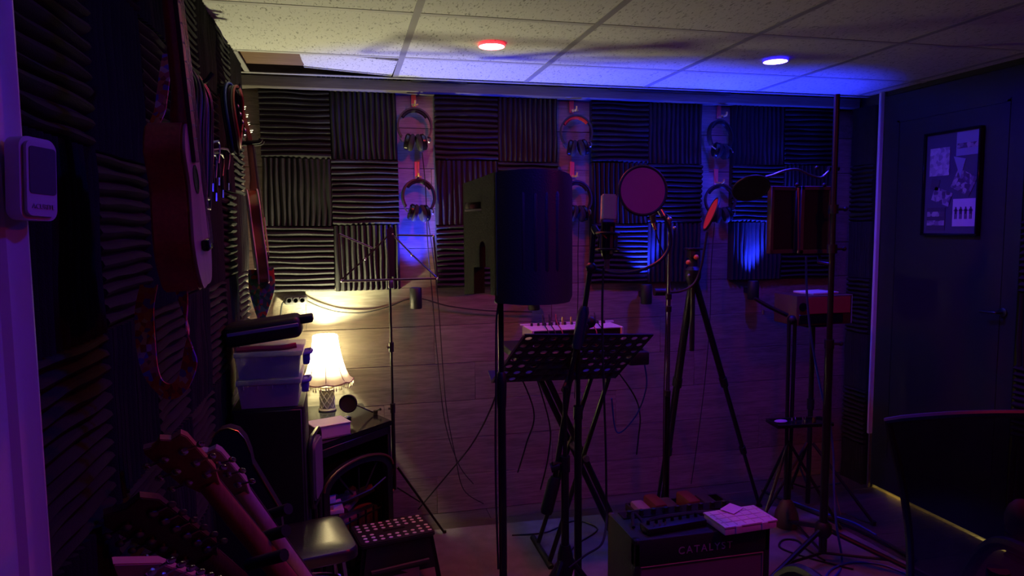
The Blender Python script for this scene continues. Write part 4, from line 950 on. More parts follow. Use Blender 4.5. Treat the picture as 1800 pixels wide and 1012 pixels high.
obj('bracket', MB().tube([mid - nrm * .003, mid - nrm * .03, V((*hubxy, mid.z - .06))], [.02, .014, .012], 10), BLACKP, t)
obj('upper_pole', MB().tube([V((*hubxy, mid.z - .05)), V((*hubxy, D(990, 815, 2.15).z))], .007, 10), BLACK, t)
obj('collar', MB().tube([V((*hubxy, D(990, 812, 2.15).z)), V((*hubxy, D(990, 840, 2.15).z))], .0165, 14).tube([V((*hubxy, D(990, 825, 2.15).z)), V((hubxy[0] - .045, hubxy[1] - .01, D(990, 822, 2.15).z))], .006, 8), BLACKP, t)
obj('lower_pole', MB().tube([V((*hubxy, D(990, 838, 2.15).z)), V((*hubxy, .10))], .0125, 12), BLACK, t)
obj('hub', MB().lathe([(.02, -.05), (.028, -.02), (.024, .03), (.016, .06)], Matrix.Translation((*hubxy, D(990, 1012, 2.15).z)), 14), BLACKP, t)
tripod(t, D(990, 1005, 2.15).z, 0, .30, [math.radians(a) for a in (-20, 100, 220)], rad=.010)
# --- boom microphone stand
hb = D(1016, 760, 2.28); hubxy = (hb.x, hb.y)
t = thing('boom_stand', 'black boom stand holding the silver-grille microphone', 'stand', (*hubxy, 0))
zh = lambda py: D(1016, py, 2.28).z
obj('upper_pole', MB().tube([V((*hubxy, zh(560))), V((*hubxy, zh(720)))], .0075, 10), BLACK, t)
obj('lower_pole', MB().tube([V((*hubxy, zh(712))), V((*hubxy, .10))], .0125, 12), BLACK, t)
obj('collar', MB().tube([V((*hubxy, zh(712))), V((*hubxy, zh(735)))], .0155, 12), BLACKP, t)
bm_ = [D(1044, 398, 2.14), D(1040, 455, 2.15), D(1027, 545, 2.18), D(1003, 660, 2.20), D(985, 780, 2.21), D(972, 860, 2.22)]
obj('boom', MB().tube(bm_, .0082, 10), BLACK, t)
obj('grip_sleeve', MB().tube([D(1028, 538, 2.18), D(1026, 548, 2.18), D(1015, 603, 2.19), D(1013, 613, 2.19)], [.012, .0175, .0175, .013], 12), mat('sleeve', (.03, .03, .06), .5), t)
obj('clutch', MB().tube([D(1022, 575, 2.19), D(1026, 575, 2.27)], .020, 14).ball(D(1036, 566, 2.24), (.022, .016, .02), 12), BLACKP, t)
obj('counterweight', MB().tube([D(976, 838, 2.215), D(974, 846, 2.215), D(961, 897, 2.22), D(960, 902, 2.22)], [.014, .020, .020, .017], 12), BLACKR, t)
obj('boom_knob', MB().cyl(D(968, 822, 2.2), D(984, 818, 2.2), .016, .012, 12), BLACKP, t)
obj('boom_joint', MB().ball(D(1039, 470, 2.15), (.018, .016, .016), 12), BLACKP, t)
tripod(t, .14, 0, .32, [math.radians(a) for a in (40, 160, 280)], rad=.010)
# microphone
t = thing('condenser_microphone', 'large side-address microphone with silver square grille and black body', 'microphone', D(1065, 455, 2.12))
mx = frame(D(1067, 456, 2.12), RT, D(1067, 356, 2.12) - D(1064, 456, 2.12))
L_ = (D(1067, 342, 2.12) - D(1064, 456, 2.12)).length
GR = mat('mic_grille', (.55, .50, .50), .4, .6, bump=1., bscale=800)
obj('grille', MB().prism(rrect(.0235, .019, .010), mx, L_ * .60, L_, b=.004), GR, t)
obj('grille_band', MB().prism(rrect(.0245, .020, .010), mx, L_ * .57, L_ * .605), STEEL, t)
obj('body', MB().lathe([(.010, 0), (.018, .012), (.021, .03), (.022, L_ * .56)], mx, 20), SHINY, t)
obj('reflection_strip', MB().prism([(.004, -.024), (.013, -.022), (.013, -.020), (.004, -.021)], mx, L_ * .08, L_ * .5), CHROME, t)  # chrome strip stands in for the bright reflection down the body
obj('connector', MB().lathe([(.0085, -.028), (.0085, -.002), (.010, 0)], mx, 12), STEEL, t)
obj('shock_ring', MB().tube([mx @ V((.034 * math.cos(a), .034 * math.sin(a), L_ * .40)) for a in [2 * PI * i / 24 for i in range(24)]], .0038, 6, True), BLACKP, t)
obj('shock_ring', MB().tube([mx @ V((.034 * math.cos(a), .034 * math.sin(a), L_ * .15)) for a in [2 * PI * i / 24 for i in range(24)]], .0038, 6, True), BLACKP, t)
for k in range(4):
    a = PI / 4 + k * PI / 2; obj('shock_strut', MB().tube([mx @ V((.034 * math.cos(a), .034 * math.sin(a), L_ * .15)), mx @ V((.034 * math.cos(a), .034 * math.sin(a), L_ * .40))], .003, 6), BLACKP, t)
    obj('elastic', MB().tube([mx @ V((.034 * math.cos(a), .034 * math.sin(a), L_ * .40)), mx @ V((.021 * math.cos(a + .5), .021 * math.sin(a + .5), L_ * .32))], .0016, 5), REDC, t)
obj('swivel', MB().tube([D(1044, 400, 2.14), D(1050, 410, 2.13)], .011, 10), BLACKP, t)
cable('microphone_cable', [D(1061, 470, 2.12), D(1059, 520, 2.13), D(1059, 600, 2.14), D(1062, 700, 2.16), D(1065, 800, 2.18), D(1066, 880, 2.2), D(1066, 915, 2.18), D(1058, 955, 2.10), D(1030, 975, 2.05), D(1000, 998, 2.0)], .0034, 'black braided microphone cable hanging from the silver-grille microphone')
# chrome stand with round pop filter
pc = P(1174, 640, -.78); hubxy = (pc.x, pc.y); dC = (pc - CAM).dot(FW); zc = lambda py: D(1174, py, dC).z
t = thing('microphone_stand', 'chrome straight microphone stand behind the amplifier', 'stand', (*hubxy, 0))
obj('upper_pole', MB().tube([V((*hubxy, zc(385))), V((*hubxy, zc(560)))], .0060, 12), CHROME, t)
obj('middle_pole', MB().tube([V((*hubxy, zc(520))), V((*hubxy, zc(700)))], .0085, 12), CHROME, t)
obj('lower_pole', MB().tube([V((*hubxy, zc(690))), V((*hubxy, .03))], .0110, 12), SHINY, t)
for py in (520, 542, 692): obj('clutch', MB().tube([V((*hubxy, zc(py - 5))), V((*hubxy, zc(py + 5)))], .0125, 12), BLACKP, t)
obj('base', MB().lathe([(.125, 0), (.125, .010), (.11, .018), (.03, .026), (.016, .045)], Matrix.Translation((*hubxy, 0.0)), 32), BLACK, t)
obj('top_arm', MB().tube(spline([V((*hubxy, zc(387))), D(1172, 378, dC - .02), D(1158, 372, dC - .05), D(1146, 380, dC - .05)], 4), .005, 8), BLACK, t)
obj('top_knob', MB().ball(V((*hubxy, zc(386))), .012, 10), STEEL, t); obj('top_knob', MB().ball(V((hubxy[0] + .012, hubxy[1] - .02, zc(401))), .009, 8), STEEL, t)
t = thing('microphone_clip', 'small microphone clip hanging below the round pop filter', 'clip', D(1147, 400, dC - .05))
obj('clip', MB().tube([D(1147, 378, dC - .05), D(1149, 392, dC - .05)], [.014, .010], 10), BLACKP, t); obj('collar', MB().cyl(D(1148, 392, dC - .05), D(1152, 404, dC - .05), .007, .006, 10), GOLD, t)
cable('clip_cable', [D(1152, 404, dC - .05), D(1158, 425, dC - .04), D(1166, 445, dC - .03), D(1172, 462, dC - .015), D(1171, 560, dC - .015), D(1167, 700, dC - .015), D(1166, 850, dC - .02)], .0026, 'thin cable clipped along the chrome stand')
def pop(c, nrm_, R, label, face, rimm=BLACKP):
    t = thing('pop_filter', label, 'pop filter', c); Mn = frame(c, nrm_.orthogonal(), nrm_)
    obj('fabric', MB().lathe([(.001, .0035), (R * .5, .003), (R * .94, .0022), (R * .94, -.0022), (R * .5, -.003), (.001, -.0035)], Mn, 40), face, t)
    obj('rim', MB().tube([Mn @ V((R * .985 * math.cos(a), R * .985 * math.sin(a), 0)) for a in [2 * PI * i / 44 for i in range(44)]], R * .065, 8, True), rimm, t)
    return t, Mn
c = D(1130, 335, 2.13); t, Mn = pop(c, V((-.12, -1, .05)), .0745, 'large round pop filter with magenta fabric facing the camera', mat('magenta_fabric', (.50, .12, .28), .9, bump=.5, bscale=700))  # the fabric's own base colour is magenta
obj('gooseneck', MB().tube(spline([D(1163, 374, 2.14), D(1176, 400, 2.14), D(1178, 430, 2.14), D(1160, 458, 2.14), D(1125, 475, 2.15), D(1085, 480, 2.15), D(1045, 473, 2.15)], 6), .0052, 8), BLACK, t)
obj('gooseneck_collar', MB().tube([D(1160, 369, 2.14), D(1166, 380, 2.14)], .009, 10), STEEL, t)
c = P(1250, 376, -.62); t, Mn = pop(c, V((1, -.12, -.12)) + V((0, -.18, -.30)), .074, 'red pop filter seen nearly edge-on above the camera tripod', mat('red_fabric', (.75, .05, .03), .85, bump=.5, bscale=700))
gz = lambda px, py, y=-.60: P(px, py, y)
obj('gooseneck', MB().tube(spline([gz(1243, 408), gz(1238, 440), gz(1232, 470), gz(1220, 498), gz(1195, 512), gz(1160, 513)], 6), .0052, 8), BLACK, t)
obj('gooseneck_clamp', MB().tube([gz(1150, 513), gz(1172, 513)], .016, 10), BLACKP, t)
# camera tripod
ap = P(1218, 480, -.52)
t = thing('camera_tripod', 'black camera tripod with two orange knobs and wide straight legs', 'tripod', (ap.x, ap.y, 0))
fts = [aZ(1166, 898, 0), aZ(1332, 888, 0), V((ap.x + .30, ap.y - .10, 0))]
fts = [V((1.56, -.22, 0)), aZ(1335, 893, 0), V((ap.x + .02, -.14, 0))]
for k, f in enumerate(fts):
    a = ap + (f - ap).normalized() * .03; m1 = a.lerp(f, .42); m2 = a.lerp(f, .72)
    o = obj('leg', MB().tube([a, m1], .0145, 10), BLACK, t); obj('leg_section', MB().tube([m1, m2], .0110, 10), BLACK, o); obj('leg_section', MB().tube([m2, f + V((0, 0, .01))], .0085, 10), BLACK, o)
    obj('leg_lock', MB().tube([a.lerp(f, .40), a.lerp(f, .435)], .018, 10), BLACKP, o); obj('leg_lock', MB().tube([a.lerp(f, .705), a.lerp(f, .735)], .0155, 10), BLACKP, o)
    obj('rubber_foot', MB().ball(f + V((0, 0, .013)), .014, 10), BLACKR, o)
obj('crown', MB().lathe([(.020, -.05), (.036, -.02), (.036, .015), (.020, .03), (.018, .06), (.022, .075)], Matrix.Translation(ap), 16), BLACKP, t)
obj('head', MB().box(ap + V((0, 0, .085)), (.05, .045, .035), b=.006).box(ap + V((0, 0, .108)), (.07, .05, .010), b=.003), BLACKP, t)
ORG = mat('orange_knob', (.80, .30, .06), .5)
obj('knob', MB().ball(P(1210, 461, -.56), .011, 10), ORG, t, label='orange knob'); obj('knob', MB().ball(P(1224, 452, -.56), .012, 10), ORG, t, label='orange knob')
obj('knob', MB().ball(P(1211, 484, -.56), .008, 8), STEEL, t)
obj('centre_column', MB().tube([ap, ap - V((0, 0, .35))], .011, 10), BLACK, t)
# mixer on an X stand
t = thing('x_stand', 'black X-legged stand with shelf under the mixer', 'stand', (.98, -.50, 0))
obj('shelf', MB().bb((.70, -.70, .895), (1.245, -.36, .925), .004, 1), BLACKP, t)
obj('shelf_end', MB().bb((1.17, -.735, .86), (1.255, -.64, .915), .006), BLACKP, t)
for yy, s in ((-.62, 1), (-.44, -1)):
    for q in (1, -1):
        a = V((.98 - q * .17, yy + .018 * q, .90)); b = V((.98 + (.24 if q == 1 else -.13), yy + .018 * q, .014)); obj('leg', MB().tube([a, b], .0135 if q == 1 else .010, 10), BLACK, t)
obj('pivot', MB().cyl((1.01, -.66, .46), (1.01, -.40, .46), .014, None, 12), STEEL, t)
for q in (1, -1): obj('foot_bar', MB().tube([V((.98 + (.24 if q == 1 else -.13), -.68, .014)), V((.98 + (.24 if q == 1 else -.13), -.38, .014))], .014, 10), BLACKR, t)
c = V((.985, -.50, .925))
t = thing('mixer', 'small white mixing desk with plugged cables behind the perforated desk', 'mixer', c)
MW = mat('mixer_white', (.58, .56, .66), .4)
x0, x1 = P(936, 560, -.60).x, P(1092, 560, -.60).x
obj('case', MB().bb((x0, -.60, .926), (x1, -.45, .997), .003, 1), BLACKP, t)
obj('top_panel', MB().bb((x0 + .001, -.602, .997), (x1 - .001, -.452, 1.003), .0015, 1), MW, t)
obj('rear_ledge', MB().bb((x0 - .015, -.462, 1.003), (x1 + .022, -.445, 1.010), .001, 1), MW, t)
for sx in (x0 - .006, x1 - .004): obj('end_cheek', MB().bb((sx, -.610, .930), (sx + .010, -.45, 1.004), .002, 1), WHITEP, t)
km = MB().lathe([(.006, 0), (.0055, .010), (.004, .012)], Matrix.Identity(4), 10).mesh('control_knob', BLACKP)
for i in range(12):
    for j in range(1):
        o = bpy.data.objects.new('control_knob', km); C.objects.link(o); o.parent = t; o.location = V((x0 + .03 + i * (x1 - x0 - .06) / 11, -.475, 1.003)) - t.location
for k, (px, m_) in enumerate([(955, 'b'), (966, 'b'), (978, 'b'), (989, 'g'), (1004, 'g'), (1035, 'b'), (1046, 'b')]):
    a = P(px, 560, -.475); a.z = 1.003; tt = thing('jack_plug', ['leftmost', 'second', 'third', 'fourth', 'fifth', 'sixth', 'rightmost'][k] + ' of the jack plugs standing on the mixer, counted from the left', 'plug', a, 'plugs in the mixer')
    obj('sleeve', MB().cyl(a, a + V((0, 0, .034)), .0052, .004, 8), GOLD if m_ == 'g' else BLACKR, tt)
    if m_ == 'b': obj('lead', MB().tube(spline([a + V((0, 0, .032)), a + V((-.006, -.01, .048)), a + V((-.016, -.06, .020)), V((a.x - .018, -.622, .99)), V((a.x - .018, -.615, .93))], 5), .0026, 6), CABC[3] if k in (2, 5) else BLACKR, tt)
# loose cables behind the desk
for pts, lab, cm in (([V((.75, -.40, .893)), V((.75, -.345, .88)), P(938, 720, -.25), P(925, 780, -.2), P(910, 830, -.15)], 'thin cable dropping left of the X stand', 0), ([V((.84, -.40, .893)), V((.84, -.345, .88)), P(965, 740, -.25), P(964, 800, -.2), P(950, 860, -.12)], 'thin cable dropping straight behind the stands', 0), ([V((1.20, -.50, .893)), V((1.20, -.345, .86)), P(1112, 690, -.35), P(1125, 730, -.35), P(1122, 770, -.3), P(1119, 798, -.25)], 'wavy black cable with plug hanging right of the X stand', 0), ([P(1133, 640, -.45), P(1136, 680, -.4), P(1118, 730, -.35), P(1085, 760, -.25), P(1075, 700, -.3)], 'looping black cable hanging under the shelf end', 2), ([P(880, 668, -.9), P(862, 720, -.7), P(830, 780, -.4), P(790, 830, -.2), P(735, 895, -.16)], 'thick black cable sweeping down left from the music desk', 0), ([aZ(900, 940, .014), aZ(960, 935, .014), aZ(1010, 915, .014), aZ(1050, 930, .014), aZ(1010, 960, .014), aZ(985, 1000, .014)], 'black cable curling on the rug left of the amplifier', 0)):
    cable('loose_cable', pts, .0036, lab, CABC[cm])

# ================================================================== amplifier
AX0, AX1, AY0, AY1, AH = .912, 1.395, -1.385, -1.150, .44
t = thing('guitar_amplifier', 'black guitar combo amplifier with greyish grille cloth and gold piping', 'amplifier', ((AX0 + AX1) / 2, (AY0 + AY1) / 2, 0))
TOL = mat('tolex', (.016, .016, .017), .5, bump=.8, bscale=420)
TOPM = mat('tolex_top', (.030, .028, .034), .35, bump=.5, bscale=420)
ab = MB().bb((AX0, AY0 + .02, .012), (AX1, AY1, AH), .006)
obj('cabinet', ab, TOL, t)
fr_ = MB().bb((AX0, AY0, .012), (AX0 + .022, AY0 + .03, AH), .005).bb((AX1 - .022, AY0, .012), (AX1, AY0 + .03, AH), .005).bb((AX0, AY0, AH - .088), (AX1, AY0 + .03, AH), .005).bb((AX0, AY0, .012), (AX1, AY0 + .03, .04), .005)
obj('front_frame', fr_, TOL, t)
obj('grille_cloth', MB().bb((AX0 + .020, AY0 + .008, .038), (AX1 - .020, AY0 + .016, AH - .086)), mat('grille_cloth', (.24, .20, .19), .95, bump=1., bscale=650, vary=.2), t)
obj('piping', MB().tube([(AX0 + .024, AY0 + .004, .043), (AX0 + .024, AY0 + .004, AH - .091), (AX1 - .024, AY0 + .004, AH - .091), (AX1 - .024, AY0 + .004, .043)], .0026, 6, True), mat('piping_gold', (.55, .44, .26), .5), t)
text('CATALYST', 'lettering', frame(((AX0 + AX1) / 2 + .005, AY0 - .001, AH - .050), (1, 0, 0), (0, -1, 0)), .034, mat('letter_silver', (.55, .50, .48), .35, .5), t, spacing=1.25)
obj('emblem', MB().lathe([(.014, 0), (.014, .004), (.010, .006)], frame(((AX0 + AX1) / 2, AY0 + .008, .265), (1, 0, 0), (0, -1, 0)), 20), BLACKP, t)
for sx in (AX0, AX1):
    for sy in (AY0, AY1):
        obj('corner_guard', MB().ball((sx + (.012 if sx == AX0 else -.012), sy + (.012 if sy == AY0 else -.012), AH - .010), (.0145, .0145, .0125), 10), BLACKP, t)
        obj('foot', MB().cyl((sx + (.04 if sx == AX0 else -.04), sy + (.04 if sy == AY0 else -.04), 0), (sx + (.04 if sx == AX0 else -.04), sy + (.04 if sy == AY0 else -.04), .014), .018, .016, 12), BLACKR, t)
obj('control_panel', MB().bb((AX0 + .03, AY1 - .075, AH), (AX1 - .03, AY1 - .02, AH + .004), .001, 1), SHINY, t)
for k in range(9): obj('knob', MB().lathe([(.009, 0), (.008, .013), (.005, .015)], Matrix.Translation((AX0 + .06 + k * .045, AY1 - .048, AH + .004)), 12), BLACKP, t)
obj('strap_handle', MB().tube(spline([(1.02, -1.275, AH), (1.03, -1.275, AH + .014), (1.15, -1.275, AH + .018), (1.25, -1.275, AH + .014), (1.26, -1.275, AH)], 5), .009, 8), BLACKR, t)
# clutter on the amp
ob = [aZ(1238, 893, .475), aZ(1330, 886, .475), aZ(1363, 913, .475), aZ(1272, 927, .475)]
oc = sum(ob, V()) / 4; oa = math.atan2((ob[2] - ob[3]).y, (ob[2] - ob[3]).x)
t = thing('organizer_box', 'flat translucent compartment box lying on the right of the amplifier', 'organizer box', (oc.x, oc.y, AH))
MO = Matrix.Translation((oc.x, oc.y, AH + .002)) @ Matrix.Rotation(oa, 4, 'Z'); w_, h_ = .098, .062
ORGM = mat('frosted_plastic', (.66, .58, .68), .35)
obj('tray', MB().box((0, 0, .011), (w_ * 2, h_ * 2, .022), b=.004).xf(MO), ORGM, t)
obj('lid', MB().box((0, 0, .026), (w_ * 2 + .004, h_ * 2 + .004, .007), b=.0025).xf(MO), ORGM, t)
for i in range(6): obj('divider', MB().box((-w_ + .016 + i * .033, 0, .0305), (.0016, h_ * 1.85, .0018)).xf(MO), ORGM, t)
for j in range(3): obj('divider', MB().box((0, -h_ + .03 + j * .032, .0305), (w_ * 1.9, .0016, .0018)).xf(MO), ORGM, t)
for s in (-.5, .5): obj('latch', MB().box((s * w_, -h_ - .003, .016), (.022, .005, .024), b=.001).xf(MO), WHITEP, t)
tag(obj('paper_scrap', MB().box((0, 0, 0), (.07, .05, .002), b=.0005, seg=1).xf(Matrix.Translation((oc.x - .0, oc.y + .050, AH + .036)) @ Matrix.Rotation(oa + .5, 4, 'Z') @ Matrix.Rotation(.05, 4, 'X')), mat('lilac_paper', (.6, .45, .7), .7)), 'lilac paper resting on the back of the compartment box', 'paper')
t = thing('effects_strip', 'black multi-knob controller strip lying on the amplifier left of the compartment box', 'controller', (1.08, -1.33, AH))
MS_ = Matrix.Translation((1.075, -1.325, AH)) @ Matrix.Rotation(.10, 4, 'Z')
obj('case', MB().box((0, 0, .012), (.22, .055, .022), b=.003).xf(MS_), BLACKP, t)
for k in range(7): obj('knob', MB().lathe([(.006, 0), (.005, .012)], MS_ @ Matrix.Translation((-.09 + k * .030, .008, .023)), 10), SHINY, t)
for k in range(3): obj('switch', MB().cyl((-.08 + k * .02, -.015, .023), (-.08 + k * .02, -.015, .034), .003, None, 8).xf(MS_), CHROME, t)
tag(obj('strap_piece', MB().tube(spline([(.945, -1.30, AH + .006), (.965, -1.25, AH + .03), (.985, -1.28, AH + .012), (.965, -1.34, AH + .008), (1.0, -1.35, AH + .008)], 5), .006, 8), BLACKR), 'black loop of cable on the front left corner of the amplifier top', 'cable')
# clutter behind the amp
t = thing('plastic_bag', 'crumpled pale plastic bag behind the amplifier', 'bag', aZ(1150, 885, .0))
pb = P(1140, 862, -.85); mbg = MB()
bmx = bmesh.new(); bmesh.ops.create_icosphere(bmx, subdivisions=3, radius=.06)
for v in bmx.verts: v.co *= 1 + .35 * noise.noise(v.co * 45); v.co.z = v.co.z * .9
mbg.addbm(bmx, Matrix.Translation((pb.x, pb.y, .055))); 
for p_ in mbg.v: p_.z = max(.012, p_.z * 1.0)
mbg.xf(Matrix.Translation((0, 0, 0))); t.location = (pb.x, pb.y, .012); obj('bag', mbg, mix_transparent('bag_film', (.5, .35, .5), .35, .3), t)
tcr = thing('supply_crate', 'dark open crate of odds and ends behind the amplifier', 'crate', (1.32, -.93, .0))
cr = MB(); X0, X1, Y0_, Y1_, Hc = 1.10, 1.50, -1.02, -.86, .34
for lo, hi in (((X0, Y0_, .012), (X1, Y0_ + .008, Hc)), ((X0, Y1_ - .008, .012), (X1, Y1_, Hc)), ((X0, Y0_, .012), (X0 + .008, Y1_, Hc)), ((X1 - .008, Y0_, .012), (X1, Y1_, Hc)), ((X0, Y0_, .012), (X1, Y1_, .02))): cr.bb(lo, hi, .001, 1)
tcr.location = (1.30, -.94, .012); obj('crate', cr, BLACKP, tcr)
for k, (x, col, lab) in enumerate(((1.135, (.22, .15, .28), 'lilac bundle'), (1.19, (.10, .015, .02), 'red pouch'), (1.25, (.05, .05, .07), 'black pouch'), (1.33, (.12, .02, .025), 'flat red folder'), (1.41, (.03, .03, .05), 'black bundle'))):
    tag(obj(['bundle', 'pouch', 'pouch', 'folder', 'bundle'][k], MB().box((x, -.94, .195 + .02 * (k % 2)), (.055, .12, .33), b=.014), mat('stuff_%d' % k, col, .6)), lab + ' standing in the dark crate behind the amplifier', ['bundle', 'pouch', 'pouch', 'folder', 'bundle'][k])

# ================================================================== right side stands
zx = aY(1460, 700, -.9); hubxy = (1.975, -.9); 
t = thing('tall_stand', 'tall black telescopic stand reaching almost to the ceiling, right side', 'stand', (*hubxy, 0))
obj('lower_pole', MB().tube([V((*hubxy, .05)), V((*hubxy, .95))], .0165, 14), BLACK, t); obj('upper_pole', MB().tube([V((*hubxy, .93)), V((*hubxy, 1.945))], .0115, 12), BLACK, t)
for z_ in (.94, 1.33, 1.49): obj('collar', MB().tube([V((*hubxy, z_ - .018)), V((*hubxy, z_ + .018))], .0195, 12).tube([V((*hubxy, z_)), V((hubxy[0] + .045, hubxy[1] - .01, z_))], .0055, 8).ball(V((hubxy[0] + .048, hubxy[1] - .01, z_)), .010, 8), BLACKP, t)
obj('hub', MB().lathe([(.022, -.03), (.034, -.01), (.034, .02), (.022, .035)], Matrix.Translation((*hubxy, .15)), 14), BLACKP, t)
for a in (200, 320, 80):
    a = math.radians(a); f = V((math.cos(a), math.sin(a), 0)) * .40; b = V((*hubxy, 0)); o = obj('leg', MB().tube([b + V((0, 0, .15)) + f.normalized() * .03, b + f + V((0, 0, .02))], .010, 8), BLACK, t)
    obj('brace', MB().tube([b + V((0, 0, .05)), b + f * .62 + V((0, 0, .07))], .006, 6), BLACK, t); obj('rubber_foot', MB().ball(b + f + V((0, 0, .018)), .016, 8), BLACKR, o)
# dark pop filter on gooseneck
c = P(1320, 331, -.82); t, Mn = pop(c, V((-.15, -.62, -.75)), .072, 'dark pop filter tipped almost flat on a blue-lit gooseneck', mat('dark_fabric', (.012, .012, .014), .95))
g = lambda px, py: P(px, py, -.86)
obj('gooseneck', MB().tube(spline([g(1346, 311), g(1358, 308), g(1380, 300), g(1402, 298), g(1425, 308), g(1443, 312), g(1456, 302), g(1466, 295)], 6), .0050, 8), STEEL, t)
obj('gooseneck_clamp', MB().tube([g(1456, 296), g(1474, 296)], .010, 10).ball(g(1436, 295), .009, 8), BLACKP, t)
# hinged panel pair
t = thing('reflection_panel', 'pair of hinged tan-framed dark panels clamped beside the tall stand', 'acoustic panel', P(1405, 448, -.80))
PF = mat('panel_frame', (.11, .085, .085), .6); PM = mat('panel_mesh', (.025, .018, .022), .8, bump=1, bscale=600)
for (xa, xb, yb_) in ((1353, 1401, -.76), (1406, 1462, -.80)):
    a, b = P(xa, 327, -.80), P(xb, 326, yb_); lo = P(xa + 2, 446, -.80).z; hi = a.z; ex_ = V((b.x - a.x, b.y - a.y, 0)); wd = ex_.length
    Mq = frame(V((a.x, a.y, lo)), ex_, V((ex_.y, -ex_.x, 0))) ; hh = hi - lo
    o = obj('mesh_panel', MB().bb((.0, .0, -.010), (wd, hh, .004)).xf(Mq), PM, t)
    e_ = .017; f_ = MB()
    for lo_, hi_ in (((0, 0, -.012), (wd, e_, .012)), ((0, hh - e_, -.012), (wd, hh, .012)), ((0, 0, -.012), (e_, hh, .012)), ((wd - e_, 0, -.012), (wd, hh, .012))): f_.bb(lo_, hi_, .002, 1)
    obj('panel_frame', f_.xf(Mq), PF, t)
obj('hinge', MB().cyl(P(1403, 330, -.81), P(1403, 445, -.81), .005, None, 8), STEEL, t)
obj('hinge_knob', MB().ball(P(1401, 325, -.81), .009, 8), BLACKP, t); obj('hinge_knob', MB().ball(P(1449, 325, -.81), .009, 8), BLACKP, t)
obj('clamp_arm', MB().tube([P(1440, 452, -.80), P(1440, 462, -.86), V((*hubxy, P(1455, 465, -.9).z))], .009, 8), BLACK, t)
cable('blue_cable', [P(1417, 450, -.82), P(1418, 510, -.80), P(1423, 570, -.80), P(1432, 630, -.80), P(1444, 690, -.84), P(1458, 740, -.86), P(1465, 800, -.86), P(1466, 860, -.90), P(1470, 920, -.95), aZ(1480, 985, .02), aZ(1470, 1010, .02), aZ(1440, 1030, .02)], .0046, 'long blue cable hanging from the panels down to the rug', CABC[2], n=8)
cable('red_cable', [P(1446, 765, -.55), P(1452, 790, -.5), P(1463, 840, -.45), P(1478, 905, -.5)], .0015, 'thin red cord slanting behind the tall stand', CABC[3])
# red-fronted box on its own stand, with papers
b0 = P(1404, 574, -.50); b1 = P(1501, 572, -.50); zt_ = P(1450, 519, -.50).z; zb_ = b0.z
t = thing('amplifier_head', 'red-fronted wooden box on a stand by the right corner, papers on top', 'amplifier', ((b0.x + b1.x) / 2, -.43, zb_))
obj('case', MB().bb((b0.x, -.48, zb_), (b1.x, -.30, zt_), .006), mat('case_wood', (.10, .04, .03), .5), t)
obj('front_panel', MB().bb((b0.x + .055, -.488, zb_ + .055), (b1.x - .012, -.478, zt_ - .008), .002, 1), mat('red_panel', (.42, .07, .04), .5), t)
obj('lower_panel', MB().bb((b0.x + .012, -.486, zb_ + .008), (b1.x - .05, -.478, zb_ + .052), .002, 1), SHINY, t)
obj('trim', MB().tube([(b1.x - .004, -.486, zb_ + .004), (b1.x - .004, -.486, zt_ - .003), (b0.x + .05, -.486, zt_ - .003)], .0025, 6), mat('pale_trim', (.35, .28, .2), .5), t)
obj('meter', MB().lathe([(.020, 0), (.020, .004)], frame((b0.x + .032, -.482, zb_ + .09), (1, 0, 0), (0, -1, 0)), 16), SHINY, t)
tag(obj('paper_sheets', MB().box(((b0.x + b1.x) / 2 + .01, -.40, zt_ + .006), (.16, .13, .010), rz=.15, b=.002), PAPER), 'white sheets lying on the red-fronted box', 'papers')
hubxy = ((b0.x + b1.x) / 2 + .0, -.40)
t = thing('box_stand', 'black tripod stand carrying the red-fronted box', 'stand', (*hubxy, 0))
obj('pole', MB().tube([V((*hubxy, .04)), V((*hubxy, zb_ - .012))], .012, 12), BLACK, t); obj('top_plate', MB().box((*hubxy, zb_ - .008), (.14, .10, .014), b=.003), BLACK, t)
obj('collar', MB().tube([V((*hubxy, .52)), V((*hubxy, .57))], .017, 12), BLACKP, t)
tripod(t, .35, 0, .30, [math.radians(a) for a in (190, 310, 70)], brace=.12, rad=.008)
# double-pole stand with tray and boom
hubxy = (P(1388, 700, -.55).x, -.55)
t = thing('boom_stand', 'black twin-pole stand with short boom and tray in front of the planks, right', 'stand', (*hubxy, 0))
zq = P(1388, 562, -.55).z
for dx in (-.014, .018): obj('pole', MB().tube([V((hubxy[0] + dx, hubxy[1], zq)), V((hubxy[0] + dx * .6, hubxy[1], .12))], .0085, 10), BLACK, t)
obj('boom', MB().tube([P(1326, 524, -.50), P(1350, 538, -.52), P(1384, 554, -.55)], [.008, .009, .010], 8), BLACK, t)
obj('boom_clamp', MB().ball(V((*hubxy, zq)), .022, 10), BLACKP, t); obj('screw', MB().cyl(P(1342, 545, -.52), P(1342, 553, -.52), .006, None, 8), STEEL, t)
obj('base_weight', MB().lathe([(.050, .0), (.058, .02), (.050, .07), (.030, .115), (.016, .13)], Matrix.Translation((*hubxy, .010)), 20), mat('brown_weight', (.085, .05, .045), .6), t, label='brown rounded weight')
for a in (205, 335, 90):
    a = math.radians(a); f = V((math.cos(a), math.sin(a), 0)) * .24; b = V((*hubxy, 0)); obj('leg', MB().tube([b + V((0, 0, .42)), b + f + V((0, 0, .015))], .0075, 8), BLACK, t)
tc_ = P(1388, 742, -.60)
t = thing('tray', 'small dark tray with bits and a plug coloured as a gold highlight on the twin-pole stand', 'tray', (hubxy[0] + .0, -.62, tc_.z))
TZ = tc_.z
obj('tray', MB().box((hubxy[0] + .005, -.62, TZ), (.27, .115, .012), rz=-.10, b=.003), SHINY, t)
